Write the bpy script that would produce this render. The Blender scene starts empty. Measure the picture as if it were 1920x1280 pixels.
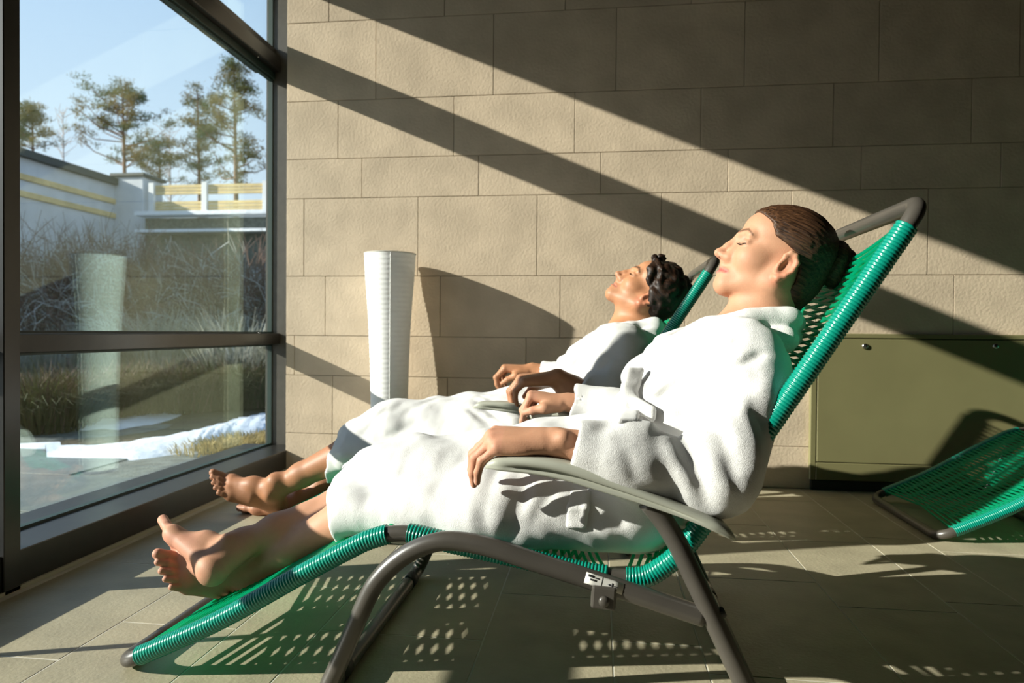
import bpy, bmesh, math, random
import numpy as np
from mathutils import Matrix, Vector

# ------------------------------------------------------------------ camera
SC = bpy.context.scene
COL = SC.collection
CAM_H = 0.61
_c0 = np.array([960.0, 640.0])
_vx = np.array([-9350.0, 540.0]) - _c0
_vy = np.array([1122.0, 624.0]) - _c0
FPX = float(np.sqrt(-(_vx @ _vy)))
_ex = -np.array([_vx[0], _vx[1], FPX]); _ex /= np.linalg.norm(_ex)
_ey = np.array([_vy[0], _vy[1], FPX]); _ey /= np.linalg.norm(_ey)
_ez = np.cross(_ex, _ey)
RCAM = np.stack([_ex, _ey, _ez], 1)
CPOS = np.array([0.0, 0.0, CAM_H])

def P(px, py, Y):
    """point of the photograph at distance Y along the room"""
    d = RCAM.T @ np.array([px - 960.0, py - 640.0, FPX])
    return CPOS + d * (Y / d[1])

cam_data = bpy.data.cameras.new('camera')
cam = bpy.data.objects.new('camera', cam_data)
COL.objects.link(cam)
_r, _d, _f = RCAM[0], RCAM[1], RCAM[2]
cam.matrix_world = Matrix(((_r[0], -_d[0], -_f[0], 0), (_r[1], -_d[1], -_f[1], 0),
                           (_r[2], -_d[2], -_f[2], CAM_H), (0, 0, 0, 1)))
cam_data.sensor_width = 36.0
cam_data.lens = FPX / 1920.0 * 36.0
cam_data.clip_start = 0.02
cam_data.clip_end = 400
cam_data.dof.use_dof = True
cam_data.dof.focus_distance = 1.32
cam_data.dof.aperture_fstop = 5.0
SC.camera = cam

# ------------------------------------------------------------------ light
SUN_DIR = Vector((3.0, 1.0, -1.275)).normalized()
world = bpy.data.worlds.new('sky')
SC.world = world
world.use_nodes = True
wn = world.node_tree
wn.nodes.clear()
# clear winter sky: pale at the horizon, deeper blue overhead, the same all round
tcw = wn.nodes.new('ShaderNodeTexCoord')
sep = wn.nodes.new('ShaderNodeSeparateXYZ')
ramp = wn.nodes.new('ShaderNodeValToRGB')
ramp.color_ramp.elements[0].position = 0.0
ramp.color_ramp.elements[0].color = (0.80, 0.88, 0.97, 1)
ramp.color_ramp.elements[1].position = 1.0
ramp.color_ramp.elements[1].color = (0.14, 0.28, 0.60, 1)
e = ramp.color_ramp.elements.new(0.28); e.color = (0.58, 0.745, 0.95, 1)
e = ramp.color_ramp.elements.new(0.55); e.color = (0.38, 0.58, 0.90, 1)
bg = wn.nodes.new('ShaderNodeBackground')
bg.inputs['Strength'].default_value = 1.36
wo = wn.nodes.new('ShaderNodeOutputWorld')
wn.links.new(tcw.outputs['Generated'], sep.inputs[0])
wn.links.new(sep.outputs['Z'], ramp.inputs[0])
wn.links.new(ramp.outputs[0], bg.inputs[0])
wn.links.new(bg.outputs[0], wo.inputs[0])

sun_data = bpy.data.lights.new('sun', 'SUN')
sun_data.energy = 11.3
sun_data.angle = math.radians(0.53)
sun_data.color = (1.0, 0.94, 0.87)
sun = bpy.data.objects.new('sun', sun_data)
sun.rotation_euler = SUN_DIR.to_track_quat('-Z', 'Y').to_euler()
sun.location = (-8, -4, 6)
COL.objects.link(sun)

SC.view_settings.view_transform = 'Standard'
SC.view_settings.look = 'None'
SC.view_settings.gamma = 1.0
SC.view_settings.use_curve_mapping = False
SC.view_settings.exposure = 0.0

# ------------------------------------------------------------------ helpers
rng = np.random.default_rng(7)
random.seed(7)

def nmat(name):
    m = bpy.data.materials.new(name)
    m.use_nodes = True
    nt = m.node_tree
    return m, nt, nt.nodes['Principled BSDF']

def pmat(name, col, rough=0.5, var=0.0, vscale=8.0, bump=0.0, bscale=60.0, spec=0.5, metal=0.0,
         objvar=0.0, stretch=None, detail=4.0, transl=0.0, sss=0.0, sheen=0.0, coat=0.0, col2=None, coord='pos', bdist=0.01):
    m, nt, b = nmat(name)
    N, L = nt.nodes, nt.links
    b.inputs['Roughness'].default_value = rough
    b.inputs['Metallic'].default_value = metal
    b.inputs['Specular IOR Level'].default_value = spec
    if sss:
        b.inputs['Subsurface Weight'].default_value = sss
        b.inputs['Subsurface Radius'].default_value = (0.012, 0.005, 0.003)
        b.inputs['Subsurface Scale'].default_value = 1.0
    if sheen:
        b.inputs['Sheen Weight'].default_value = sheen
        b.inputs['Sheen Roughness'].default_value = 0.5
    if coat:
        b.inputs['Coat Weight'].default_value = coat
        b.inputs['Coat Roughness'].default_value = 0.15
    if coord == 'pos':
        tc = N.new('ShaderNodeNewGeometry').outputs['Position']
    else:
        tc = N.new('ShaderNodeTexCoord').outputs['Object']
    if stretch:
        mp = N.new('ShaderNodeMapping')
        mp.inputs['Scale'].default_value = stretch
        L.new(tc, mp.inputs[0]); tc = mp.outputs[0]
    cout = None
    if var or col2:
        nz = N.new('ShaderNodeTexNoise')
        nz.inputs['Scale'].default_value = vscale
        nz.inputs['Detail'].default_value = detail
        L.new(tc, nz.inputs['Vector'])
        mx = N.new('ShaderNodeMix'); mx.data_type = 'RGBA'
        c2 = col2 if col2 else tuple(max(0, c * (1 - var)) for c in col)
        c1 = col if col2 else tuple(min(1, c * (1 + var)) for c in col)
        mx.inputs[6].default_value = (*c1, 1); mx.inputs[7].default_value = (*c2, 1)
        rp = N.new('ShaderNodeMapRange')
        rp.inputs['From Min'].default_value = 0.35; rp.inputs['From Max'].default_value = 0.65
        L.new(nz.outputs[0], rp.inputs[0]); L.new(rp.outputs[0], mx.inputs[0])
        cout = mx.outputs[2]
    if objvar:
        oi = N.new('ShaderNodeObjectInfo')
        mr = N.new('ShaderNodeMapRange')
        mr.inputs['To Min'].default_value = 1 - objvar; mr.inputs['To Max'].default_value = 1 + objvar
        L.new(oi.outputs['Random'], mr.inputs[0])
        hs = N.new('ShaderNodeHueSaturation')
        L.new(mr.outputs[0], hs.inputs['Value'])
        if cout is not None: L.new(cout, hs.inputs['Color'])
        else: hs.inputs['Color'].default_value = (*col, 1)
        cout = hs.outputs[0]
    if cout is not None: L.new(cout, b.inputs['Base Color'])
    else: b.inputs['Base Color'].default_value = (*col, 1)
    if bump:
        nb = N.new('ShaderNodeTexNoise')
        nb.inputs['Scale'].default_value = bscale; nb.inputs['Detail'].default_value = detail
        L.new(tc, nb.inputs['Vector'])
        bp = N.new('ShaderNodeBump'); bp.inputs['Strength'].default_value = bump
        bp.inputs['Distance'].default_value = bdist
        L.new(nb.outputs[0], bp.inputs['Height']); L.new(bp.outputs[0], b.inputs['Normal'])
    if transl:
        tr = N.new('ShaderNodeBsdfTranslucent')
        if cout is not None: L.new(cout, tr.inputs[0])
        else: tr.inputs[0].default_value = (*col, 1)
        ms = N.new('ShaderNodeMixShader'); ms.inputs[0].default_value = transl
        L.new(b.outputs[0], ms.inputs[1]); L.new(tr.outputs[0], ms.inputs[2])
        L.new(ms.outputs[0], N['Material Output'].inputs['Surface'])
    return m

def link(name, me, m=None, parent=None, smooth=False):
    o = bpy.data.objects.new(name, me)
    COL.objects.link(o)
    if m is not None:
        me.materials.clear(); me.materials.append(m)
    if smooth:
        me.polygons.foreach_set('use_smooth', [True] * len(me.polygons))
    if parent is not None: o.parent = parent
    return o

def mesh_of(name, V, F):
    me = bpy.data.meshes.new(name)
    me.from_pydata([tuple(map(float, v)) for v in V], [], [tuple(map(int, f)) for f in F])
    me.update()
    return me

def np_mesh(name, V, Q):
    """fast mesh of quads/tris arrays"""
    V = np.asarray(V, np.float32); Q = np.asarray(Q, np.int32)
    me = bpy.data.meshes.new(name)
    n, k = Q.shape
    me.vertices.add(len(V)); me.vertices.foreach_set('co', V.ravel())
    me.loops.add(n * k); me.loops.foreach_set('vertex_index', Q.ravel())
    me.polygons.add(n)
    me.polygons.foreach_set('loop_start', np.arange(0, n * k, k, dtype=np.int32))
    me.polygons.foreach_set('use_smooth', np.ones(n, bool))
    me.update(calc_edges=True)
    return me

def box_me(name, lo, hi, bev=0.0, seg=1):
    bm = bmesh.new()
    bmesh.ops.create_cube(bm, size=1)
    lo, hi = Vector(lo), Vector(hi)
    for v in bm.verts:
        v.co = Vector(((lo[i] + hi[i]) / 2 + v.co[i] * (hi[i] - lo[i]) for i in range(3)))
    if bev:
        bmesh.ops.bevel(bm, geom=list(bm.edges), offset=bev, segments=seg, affect='EDGES', profile=0.5)
    me = bpy.data.meshes.new(name); bm.to_mesh(me); bm.free()
    return me

def box(name, lo, hi, m, parent=None, bev=0.0, seg=1):
    return link(name, box_me(name, lo, hi, bev, seg), m, parent)

def tag(o, label=None, cat=None, group=None, kind=None):
    if label: o['label'] = label
    if cat: o['category'] = cat
    if group: o['group'] = group
    if kind: o['kind'] = kind
    return o

def empty(name, loc=(0, 0, 0), label=None, cat=None, group=None, kind=None):
    o = bpy.data.objects.new(name, None)
    o.empty_display_size = 0.1
    COL.objects.link(o); o.location = loc
    return tag(o, label, cat, group, kind)

def smooth_path(pts, step=0.01, closed=False):
    """Catmull-Rom resample"""
    pts = [np.array(p, float) for p in pts]
    ext = [2 * pts[0] - pts[1]] + pts + [2 * pts[-1] - pts[-2]]
    out = []
    for i in range(1, len(ext) - 2):
        p0, p1, p2, p3 = ext[i - 1:i + 3]
        n = max(2, int(np.linalg.norm(p2 - p1) / step))
        for t in np.linspace(0, 1, n, endpoint=False):
            out.append(0.5 * ((2 * p1) + (p2 - p0) * t + (2 * p0 - 5 * p1 + 4 * p2 - p3) * t * t
                              + (3 * p1 - p0 - 3 * p2 + p3) * t ** 3))
    out.append(pts[-1])
    return np.array(out)

def fillet_path(pts, rad, step=0.01):
    """polyline with rounded corners"""
    pts = [np.array(p, float) for p in pts]
    rad = [rad] * len(pts) if np.isscalar(rad) else rad
    out = [pts[0]]
    for i in range(1, len(pts) - 1):
        a, b, c = pts[i - 1:i + 2]
        u = (a - b); lu = np.linalg.norm(u); u /= lu
        w = (c - b); lw = np.linalg.norm(w); w /= lw
        ang = math.acos(max(-1, min(1, float(u @ w))))
        t = min(rad[i] / math.tan(ang / 2), lu * 0.49, lw * 0.49)
        s, e = b + u * t, b + w * t
        n = max(4, int((math.pi - ang) / 0.13))
        for q in np.linspace(0, 1, n + 1):
            out.append((1 - q) ** 2 * s + 2 * q * (1 - q) * (b * 0.75 + (s + e) * 0.125) + q * q * e)
    out.append(pts[-1])
    # resample
    out = np.array(out)
    d = np.r_[0, np.cumsum(np.linalg.norm(np.diff(out, axis=0), axis=1))]
    n = max(2, int(d[-1] / step))
    s = np.linspace(0, d[-1], n + 1)
    return np.stack([np.interp(s, d, out[:, k]) for k in range(3)], 1)

def tube_arrays(path, r, seg=10, caps=True, rfun=None):
    path = np.asarray(path, float)
    n = len(path)
    T = np.gradient(path, axis=0); T /= np.linalg.norm(T, axis=1)[:, None] + 1e-12
    nrm = np.zeros_like(path)
    ref = np.array([0, 1, 0.0]) if abs(T[0][1]) < 0.9 else np.array([1.0, 0, 0])
    v = ref - T[0] * (ref @ T[0]); v /= np.linalg.norm(v); nrm[0] = v
    for i in range(1, n):
        v = v - T[i] * (v @ T[i]); v /= np.linalg.norm(v) + 1e-12; nrm[i] = v
    bi = np.cross(T, nrm)
    th = np.linspace(0, 2 * math.pi, seg, endpoint=False)
    if rfun is not None:
        s = np.r_[0, np.cumsum(np.linalg.norm(np.diff(path, axis=0), axis=1))]
        R = rfun(s[:, None], th[None, :])
    else:
        R = np.broadcast_to(np.asarray(r, float).reshape(-1, 1), (n, seg)) if not np.isscalar(r) else np.full((n, seg), r)
    V = path[:, None, :] + R[..., None] * (np.cos(th)[None, :, None] * nrm[:, None, :] + np.sin(th)[None, :, None] * bi[:, None, :])
    V = V.reshape(-1, 3)
    i, j = np.meshgrid(np.arange(n - 1), np.arange(seg), indexing='ij')
    a = i * seg + j; b = i * seg + (j + 1) % seg
    Q = np.stack([a, b, b + seg, a + seg], -1).reshape(-1, 4)
    if caps:
        V = np.vstack([V, path[0], path[-1]])
        c0, c1 = n * seg, n * seg + 1
        k = np.arange(seg)
        Q = np.vstack([Q, np.stack([np.full(seg, c0), (k + 1) % seg, k, k], -1),
                       np.stack([np.full(seg, c1), (n - 1) * seg + k, (n - 1) * seg + (k + 1) % seg, (n - 1) * seg + (k + 1) % seg], -1)])
    return V, Q

def join_arrays(lst):
    Vs, Qs, off = [], [], 0
    for V, Q in lst:
        Vs.append(V); Qs.append(np.asarray(Q) + off); off += len(V)
    return np.vstack(Vs), np.vstack(Qs)

def quads_to_mesh(name, V, Q):
    """quads whose last two indices agree become triangles"""
    Q = np.asarray(Q)
    deg = Q[:, 2] == Q[:, 3]
    if not deg.any():
        return np_mesh(name, V, Q)
    me = bpy.data.meshes.new(name)
    V = np.asarray(V, np.float32)
    quads, tris = Q[~deg], Q[deg][:, :3]
    me.vertices.add(len(V)); me.vertices.foreach_set('co', V.ravel())
    idx = np.concatenate([quads.ravel(), tris.ravel()]).astype(np.int32)
    me.loops.add(len(idx)); me.loops.foreach_set('vertex_index', idx)
    nq, ntr = len(quads), len(tris)
    me.polygons.add(nq + ntr)
    st = np.concatenate([np.arange(nq) * 4, nq * 4 + np.arange(ntr) * 3]).astype(np.int32)
    me.polygons.foreach_set('loop_start', st)
    me.polygons.foreach_set('use_smooth', np.ones(nq + ntr, bool))
    me.update(calc_edges=True)
    return me

def tube(name, path, r, m, parent=None, seg=12, caps=True, rfun=None):
    V, Q = tube_arrays(path, r, seg, caps, rfun)
    return link(name, quads_to_mesh(name, V, Q), m, parent)

def lathe(name, prof, m, parent=None, seg=40, loc=(0, 0, 0)):
    prof = np.array(prof, float); n = len(prof)
    th = np.linspace(0, 2 * math.pi, seg, endpoint=False)
    V = np.stack([prof[:, 0][:, None] * np.cos(th), prof[:, 0][:, None] * np.sin(th),
                  np.broadcast_to(prof[:, 1][:, None], (n, seg))], -1).reshape(-1, 3) + np.array(loc)
    i, j = np.meshgrid(np.arange(n - 1), np.arange(seg), indexing='ij')
    a = i * seg + j; b = i * seg + (j + 1) % seg
    Q = np.stack([a, b, b + seg, a + seg], -1).reshape(-1, 4)
    return link(name, np_mesh(name, V, Q), m, parent)

# ------------------------------------------------------------------ room materials
M_WALL = pmat('wall_stone', (0.575, 0.465, 0.338), rough=0.85, var=0.09, vscale=7, bump=0.32, bscale=95, objvar=0.055, detail=5, spec=0.2, bdist=0.0045)
M_GROUT = pmat('wall_grout', (0.30, 0.26, 0.19), rough=0.95, var=0.1)
M_FLOOR = pmat('floor_stone', (0.39, 0.345, 0.235), rough=0.5, var=0.10, vscale=9, bump=0.3, bscale=110, objvar=0.07, detail=5, spec=0.35, bdist=0.003)
M_FGROUT = pmat('floor_grout', (0.60, 0.57, 0.48), rough=0.95, var=0.1)
M_PLASTER = pmat('plaster', (0.05, 0.044, 0.034), rough=0.9, var=0.05)
M_FRAME = pmat('dark_bronze_metal', (0.022, 0.0195, 0.0165), rough=0.30, var=0.12, vscale=30, metal=0.0, spec=0.6)
M_JAMB = pmat('bronze_jamb', (0.085, 0.077, 0.064), rough=0.38, var=0.08, vscale=25, spec=0.5)
M_GASKET = pmat('gasket_rubber', (0.016, 0.034, 0.028), rough=0.5)
M_SPACER = pmat('glazing_spacer', (0.22, 0.34, 0.29), rough=0.35, metal=0.3)
M_STEEL = pmat('bright_steel', (0.6, 0.58, 0.54), rough=0.25, metal=1.0)

def glass_mat():
    m = bpy.data.materials.new('window_glass'); m.use_nodes = True
    nt = m.node_tree; N, L = nt.nodes, nt.links
    N.clear()
    out = N.new('ShaderNodeOutputMaterial')
    tr = N.new('ShaderNodeBsdfTransparent'); tr.inputs[0].default_value = (0.93, 0.957, 0.937, 1)
    gl = N.new('ShaderNodeBsdfGlossy'); gl.inputs['Roughness'].default_value = 0.0
    gl.inputs[0].default_value = (0.80, 1.0, 0.90, 1)
    geo = N.new('ShaderNodeNewGeometry')
    dot = N.new('ShaderNodeVectorMath'); dot.operation = 'DOT_PRODUCT'
    L.new(geo.outputs['Normal'], dot.inputs[0]); L.new(geo.outputs['Incoming'], dot.inputs[1])
    ab = N.new('ShaderNodeMath'); ab.operation = 'ABSOLUTE'; L.new(dot.outputs['Value'], ab.inputs[0])
    om = N.new('ShaderNodeMath'); om.operation = 'SUBTRACT'; om.inputs[0].default_value = 1.0; L.new(ab.outputs[0], om.inputs[1])
    pw = N.new('ShaderNodeMath'); pw.operation = 'POWER'; pw.inputs[1].default_value = 5.0; L.new(om.outputs[0], pw.inputs[0])
    ma = N.new('ShaderNodeMath'); ma.operation = 'MULTIPLY_ADD'; ma.inputs[1].default_value = 0.90; ma.inputs[2].default_value = 0.075
    ma.use_clamp = True
    L.new(pw.outputs[0], ma.inputs[0])
    mx = N.new('ShaderNodeMixShader')
    L.new(ma.outputs[0], mx.inputs[0]); L.new(tr.outputs[0], mx.inputs[1]); L.new(gl.outputs[0], mx.inputs[2])
    L.new(mx.outputs[0], out.inputs['Surface'])
    return m
M_GLASS = glass_mat()

# ------------------------------------------------------------------ structure
YW = 2.842            # face of the stone wall
XC = -1.344           # its left end
XR, YB, ZC = 3.6, -2.4, 2.62

# stone wall, tile by tile
wall = box('wall_back', (XC + 0.001, YW + 0.006, -0.02), (XR + 0.1, YW + 0.22, ZC), M_GROUT)
tag(wall, 'beige stone tile wall behind the loungers', kind='structure')
courses = [(0.0, 0.166, -1.133), (0.166, 0.4175, -1.133), (0.4175, 0.5885, -0.801), (0.5885, 0.844, -1.1665),
           (0.844, 1.1775, -1.264), (1.1775, 1.3465, -1.006), (1.3465, 1.5945, -1.113), (1.5945, 1.930, -0.947),
           (1.930, 2.10, -1.156), (2.10, 2.35, -1.0), (2.35, 2.60, -1.2)]
TW, G = 0.5043, 0.0022
tile_cache = {}
def tile_mesh(w, h):
    k = (round(w, 4), round(h, 4))
    if k not in tile_cache:
        tile_cache[k] = box_me('wall_tile', (0, 0, 0), (w, 0.012, h), 0.0012)
    return tile_cache[k]
for z0, z1, xf in courses:
    xs = [XC]
    x = xf
    while x - TW > XC: x -= TW
    while x < XR:
        if x - XC > 0.02: xs.append(x)
        x += TW
    xs.append(XR)
    for a, b in zip(xs[:-1], xs[1:]):
        o = link('wall_tile', tile_mesh(b - a - G, z1 - z0 - G), M_WALL, wall)
        o.location = (a + G / 2, YW + random.uniform(-0.0006, 0.0006), z0 + G / 2)

# floor, tile by tile
floor = box('floor', (-1.56, YB, -0.06), (XR, YW + 0.2, -0.0009), M_FGROUT)
tag(floor, 'greenish beige stone tiled floor', kind='structure')
fx = [-0.2205 - 0.7606 * 2]
pat = [0.2537, 0.170, 0.3369]
i = 0
while fx[-1] < XR:
    fx.append(fx[-1] + pat[i % 3]); i += 1
ftc = {}
for ci, (a, b) in enumerate(zip(fx[:-1], fx[1:])):
    a, b = max(a, -1.345), min(b, XR)
    if b - a < 0.03: continue
    off = {0: 0.0, 1: 0.249, 2: 0.14}[ci % 3] + 0.31 * (ci // 3)
    if abs(a + 0.2205) < 0.01: off = 1.588
    elif abs(b + 0.2205) < 0.01: off = 1.339
    elif abs(a - 0.540) < 0.02: off = 1.62
    L0 = TW if (b - a) < 0.3 else TW
    y = off
    while y > YB: y -= L0
    while y < YW:
        y0, y1 = max(y, YB), min(y + L0, YW - 0.001)
        if y1 - y0 > 0.02:
            k = (round(b - a, 4), round(y1 - y0, 4))
            if k not in ftc: ftc[k] = box_me('floor_tile', (0, 0, -0.01), (b - a - 0.0036, y1 - y0 - 0.0036, 0), 0.0005)
            o = link('floor_tile', ftc[k], M_FLOOR, floor)
            o.location = (a + 0.0015, y0 + 0.0015, random.uniform(-0.0003, 0.0))
        y += L0

tag(box('ceiling', (-1.75, YB - 0.2, ZC), (XR + 0.2, YW + 0.25, ZC + 0.15), M_PLASTER), 'plain ceiling', kind='structure')
tag(box('wall_right', (XR, YB - 0.2, -0.06), (XR + 0.2, YW + 0.25, ZC), M_PLASTER), 'plain plaster wall', kind='structure')
tag(box('wall_front', (-1.6, YB - 0.2, -0.06), (XR, YB, ZC), M_PLASTER), 'plain plaster wall', kind='structure')

# window wall
tag(box('wall_left', (-1.66, YB - 0.2, -0.06), (-1.34, -0.041, ZC), M_PLASTER), 'unseen plain wall behind the window bays, made solid to cut ambient light', kind='structure')  # unseen stretch, closed off to cut sky and bounce light
XG = -1.482
XI, XO = -1.434, -1.558
JY = 2.975
win = empty('window_1', (XG, 1.4, 0.09), kind='structure')
win['label'] = 'tall dark framed window wall beside the loungers'
def wpart(name, lo, hi, m, bev=0.002):
    o = box(name, Vector(lo) - win.location, Vector(hi) - win.location, m, win, bev)
    return o
wpart('sill', (-1.60, -0.04, -0.05), (-1.340, 2.842, 0.091), M_FRAME)
wpart('sill', (-1.60, 2.8421, -0.05), (XC + 0.0005, JY, 0.091), M_FRAME)
wpart('jamb', (-1.505, JY, -0.05), (XC + 0.0005, JY + 0.12, ZC), M_JAMB)
wpart('rail', (XO, -0.04, 0.547), (XI, JY, 0.597), M_FRAME, 0.003)
wpart('transom', (XO, -0.04, 1.776), (XI, JY, 1.838), M_FRAME, 0.003)
wpart('glazing_bead', (-1.52, -0.04, 1.838), (-1.46, JY, 1.8825), M_FRAME, 0.002)
wpart('glazing_bead', (-1.50, -0.04, 1.744), (-1.462, JY, 1.776), M_GASKET, 0.002)
wpart('lintel', (-1.66, -0.04, 2.2235), (-1.40, JY + 0.12, ZC), M_FRAME)
for yp in (1.402, -0.04):
    wpart('post', (-1.42, yp, 0.0), (-1.333, yp + 0.046, 2.3), M_FRAME, 0.002)
wpart('glazing_bar', (-1.497, 1.018, 0.09), (-1.467, 1.030, 1.79), M_FRAME, 0.001)
# glass and its edging, per opening
bays = [(1.425, JY), (-0.04 + 0.046, 1.4245)]
for y0, y1 in bays:
    for z0, z1 in ((0.091, 0.547), (0.597, 1.744), (1.8825, 2.2235)):
        wpart('pane', (XG - 0.004, y0 + 0.002, z0), (XG + 0.004, y1 - 0.002, z1), M_GLASS, 0)
        for (a, b) in (((y0, z0), (y1, z0 + 0.007)), ((y0, z1 - 0.007), (y1, z1)),
                       ((y0, z0 + 0.007), (y0 + 0.012, z1 - 0.007)), ((y1 - 0.007, z0 + 0.007), (y1, z1 - 0.007))):
            wpart('gasket', (XG - 0.010, a[0], a[1]), (XG + 0.010, b[0], b[1]), M_GASKET, 0)
# small screws on the rail and the transom
for z, yy in ((0.5975, 2.82), (1.7755, 2.80)):
    s = lathe('screw', [(0.0001, 0.002), (0.004, 0.0015), (0.0045, -0.001), (0.0001, -0.0012)], M_STEEL, win, 12)
    s.location = Vector((XI - 0.02, yy, z)) - win.location
tag(box('trim_1', (-1.341, 1.0, 0.0), (-1.333, YW, 0.010), pmat('sealant', (0.42, 0.38, 0.28), rough=0.7)), 'pale sealant strip along the window sill', kind='structure')
# ------------------------------------------------------------------ floor lamp
M_PAPER = pmat('white_paper', (0.95, 0.945, 0.92), rough=0.9, var=0.02, vscale=40, transl=0.1, spec=0.1, bump=0.08, bscale=60, bdist=0.004)
M_WIRE = pmat('thin_wire', (0.55, 0.53, 0.47), rough=0.6)
LY = 2.705
lt = P(731.5, 476, LY); zt = float(lt[2]); lx = float(lt[0])
lamp = empty('floor_lamp', (lx, LY, 0), 'tall white paper floor lamp standing against the stone wall', 'floor lamp')
hz = [0.0, 0.06, 0.2, 0.35, 0.5, 0.65, 0.75, 0.82, zt]
hr = [0.072, 0.0725, 0.0735, 0.0755, 0.079, 0.0855, 0.092, 0.098, 0.1035]
prof = []
zz = np.linspace(0.012, zt, 200)
for z in zz:
    r = np.interp(z, hz, hr)
    prof.append((r - 0.0011 * abs(math.sin(math.pi * z / 0.0195)) ** 2, z))
inner = [(r - 0.0025, z) for r, z in prof[::-1]]
lathe('paper_shade', prof + inner, M_PAPER, lamp, 48)
for z in np.arange(0.03, zt - 0.005, 0.0195):
    if z > 0.3:
        r = float(np.interp(z, hz, hr)) - 0.0028
        th = np.linspace(0, 2 * math.pi, 37)
        tube('wire_ring', np.stack([r * np.cos(th), r * np.sin(th), np.full(37, z)], 1), 0.0006, M_WIRE, lamp, 5)
th = np.linspace(0, 2 * math.pi, 49)
tube('top_ring', np.stack([0.1035 * np.cos(th), 0.1035 * np.sin(th), np.full(49, zt)], 1), 0.0018, M_WIRE, lamp, 8)
az = math.radians(-72)
tube('seam', [((np.interp(z, hz, hr) - 0.0002) * math.cos(az), (np.interp(z, hz, hr) - 0.0002) * math.sin(az), z) for z in np.linspace(0.015, zt, 40)], 0.0014, M_PAPER, lamp, 6)
tube('lamp_pole', [(0, 0, 0.01), (0, 0, 0.55)], 0.007, M_STEEL, lamp, 8)
for a in (0, 1, 2):
    t = a * 2.094
    tube('spoke', [(0, 0, 0.55), (0.081 * math.cos(t), 0.081 * math.sin(t), 0.56)], 0.0012, M_WIRE, lamp, 6)
lathe('base', [(0.0001, 0), (0.07, 0), (0.0705, 0.008), (0.0645, 0.014), (0.0001, 0.014)], M_FRAME, lamp, 40)

# ------------------------------------------------------------------ olive cabinet on the wall
M_OLIVE = pmat('olive_paint', (0.205, 0.188, 0.088), rough=0.38, var=0.04, vscale=5, spec=0.45)
M_DARK = pmat('black_plinth', (0.02, 0.02, 0.016), rough=0.6)
cy0 = YW - 0.022
cxl = float(P(1520, 760, cy0)[0]); cxr = cxl + 1.02
ct = float(P(1560, 625, cy0)[2]); cpl = float(P(1523, 899, cy0)[2])
cab = empty('wall_cabinet', ((cxl + cxr) / 2, YW, 0), 'olive green metal cabinet with two round locks set low on the wall', 'cabinet')
def cpart(name, lo, hi, m, parent=cab, bev=0.002):
    return box(name, Vector(lo) - cab.location, Vector(hi) - cab.location, m, parent, bev)
dl = float(P(1531, 760, cy0)[0]); dt = float(P(1600, 634, cy0)[2]); db = float(P(1540, 867, cy0)[2]); dr = cxr - (dl - cxl)
cpart('stile', (cxl, cy0, cpl), (dl, YW, ct), M_OLIVE)
cpart('stile', (dr, cy0, cpl), (cxr, YW, ct), M_OLIVE)
cpart('top_rail', (dl, cy0, dt), (dr, YW, ct), M_OLIVE)
cpart('bottom_rail', (dl, cy0, cpl), (dr, YW, db), M_OLIVE)
cpart('back_panel', (dl, cy0 + 0.012, db), (dr, YW, dt), M_DARK)
door = cpart('door', (dl + 0.003, cy0 - 0.001, db + 0.003), (dr - 0.003, cy0 + 0.011, dt - 0.003), M_OLIVE, bev=0.0015)
cpart('plinth', (cxl + 0.006, cy0 + 0.008, 0), (cxr - 0.006, YW, cpl - 0.002), M_DARK)
for px in (1622, 1867):
    c = P(px, 649, cy0 - 0.001)
    V = [(0.0001, -0.006), (0.006, -0.006), (0.0095, -0.005), (0.0115, -0.0015), (0.0115, 0.004)]
    k = lathe('lock', V, M_STEEL, door, 20)
    k.rotation_euler = (-math.pi / 2, 0, 0)
    k.scale = (1, 1, 1)
    k.location = Vector(c) - cab.location
    s = box('keyway', (-0.0012, -0.0045, -0.0068), (0.0012, 0.0045, -0.0058), M_DARK, k)

# small white fitting at the top of the wall
M_WHITE = pmat('white_plastic', (0.7, 0.7, 0.68), rough=0.4)
wl = P(1370, 5, YW)
wlamp = empty('wall_light', (float(wl[0]), YW, float(wl[2])), 'small white domed wall light at the top edge of the stone wall', 'wall light')
lathe('shade', [(0.0001, 0.0), (0.03, 0.006), (0.052, 0.024), (0.06, 0.05), (0.06, 0.12), (0.0001, 0.12)], M_WHITE, wlamp, 32, (0, -0.066, 0))
box('bracket', (-0.02, -0.03, 0.04), (0.02, 0.0, 0.1), M_WHITE, wlamp, 0.003)
# ------------------------------------------------------------------ implicit surfaces for bodies and cloth
F32 = np.float32
class Prim:
    __slots__ = ('kind', 'a', 'b', 'op', 'k', 'lo', 'hi')
    def __init__(s, kind, a, b, op, k, lo, hi):
        s.kind, s.a, s.b, s.op, s.k, s.lo, s.hi = kind, a, b, op, k, lo, hi

def rc(a, b, ra, rb, k=0.01, op='u'):
    a, b = np.array(a, float), np.array(b, float)
    r = max(ra, rb) + k + 0.016
    return Prim('rc', (a, b), (ra, rb), op, k, np.minimum(a, b) - r, np.maximum(a, b) + r)

def sp(c, r, k=0.01, op='u'):
    return rc(c, np.array(c, float) + (0, 0, 1e-5), r, r, k, op)

def ell(c, r, R=None, k=0.01, op='u'):
    c = np.array(c, float); r = np.array(r, float)
    R = np.eye(3) if R is None else np.array(R, float)      # columns = axes
    m = np.abs(R) @ r + k + 0.016
    return Prim('ell', (c, R), r, op, k, c - m, c + m)

def half(pt, n, op='s', k=0.004, lo=(-9, -9, -9), hi=(9, 9, 9)):
    """half space behind the plane (the side the normal points away from) """
    return Prim('half', np.array(pt, float), np.array(n, float) / np.linalg.norm(n), op, k, np.array(lo, float), np.array(hi, float))

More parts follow.
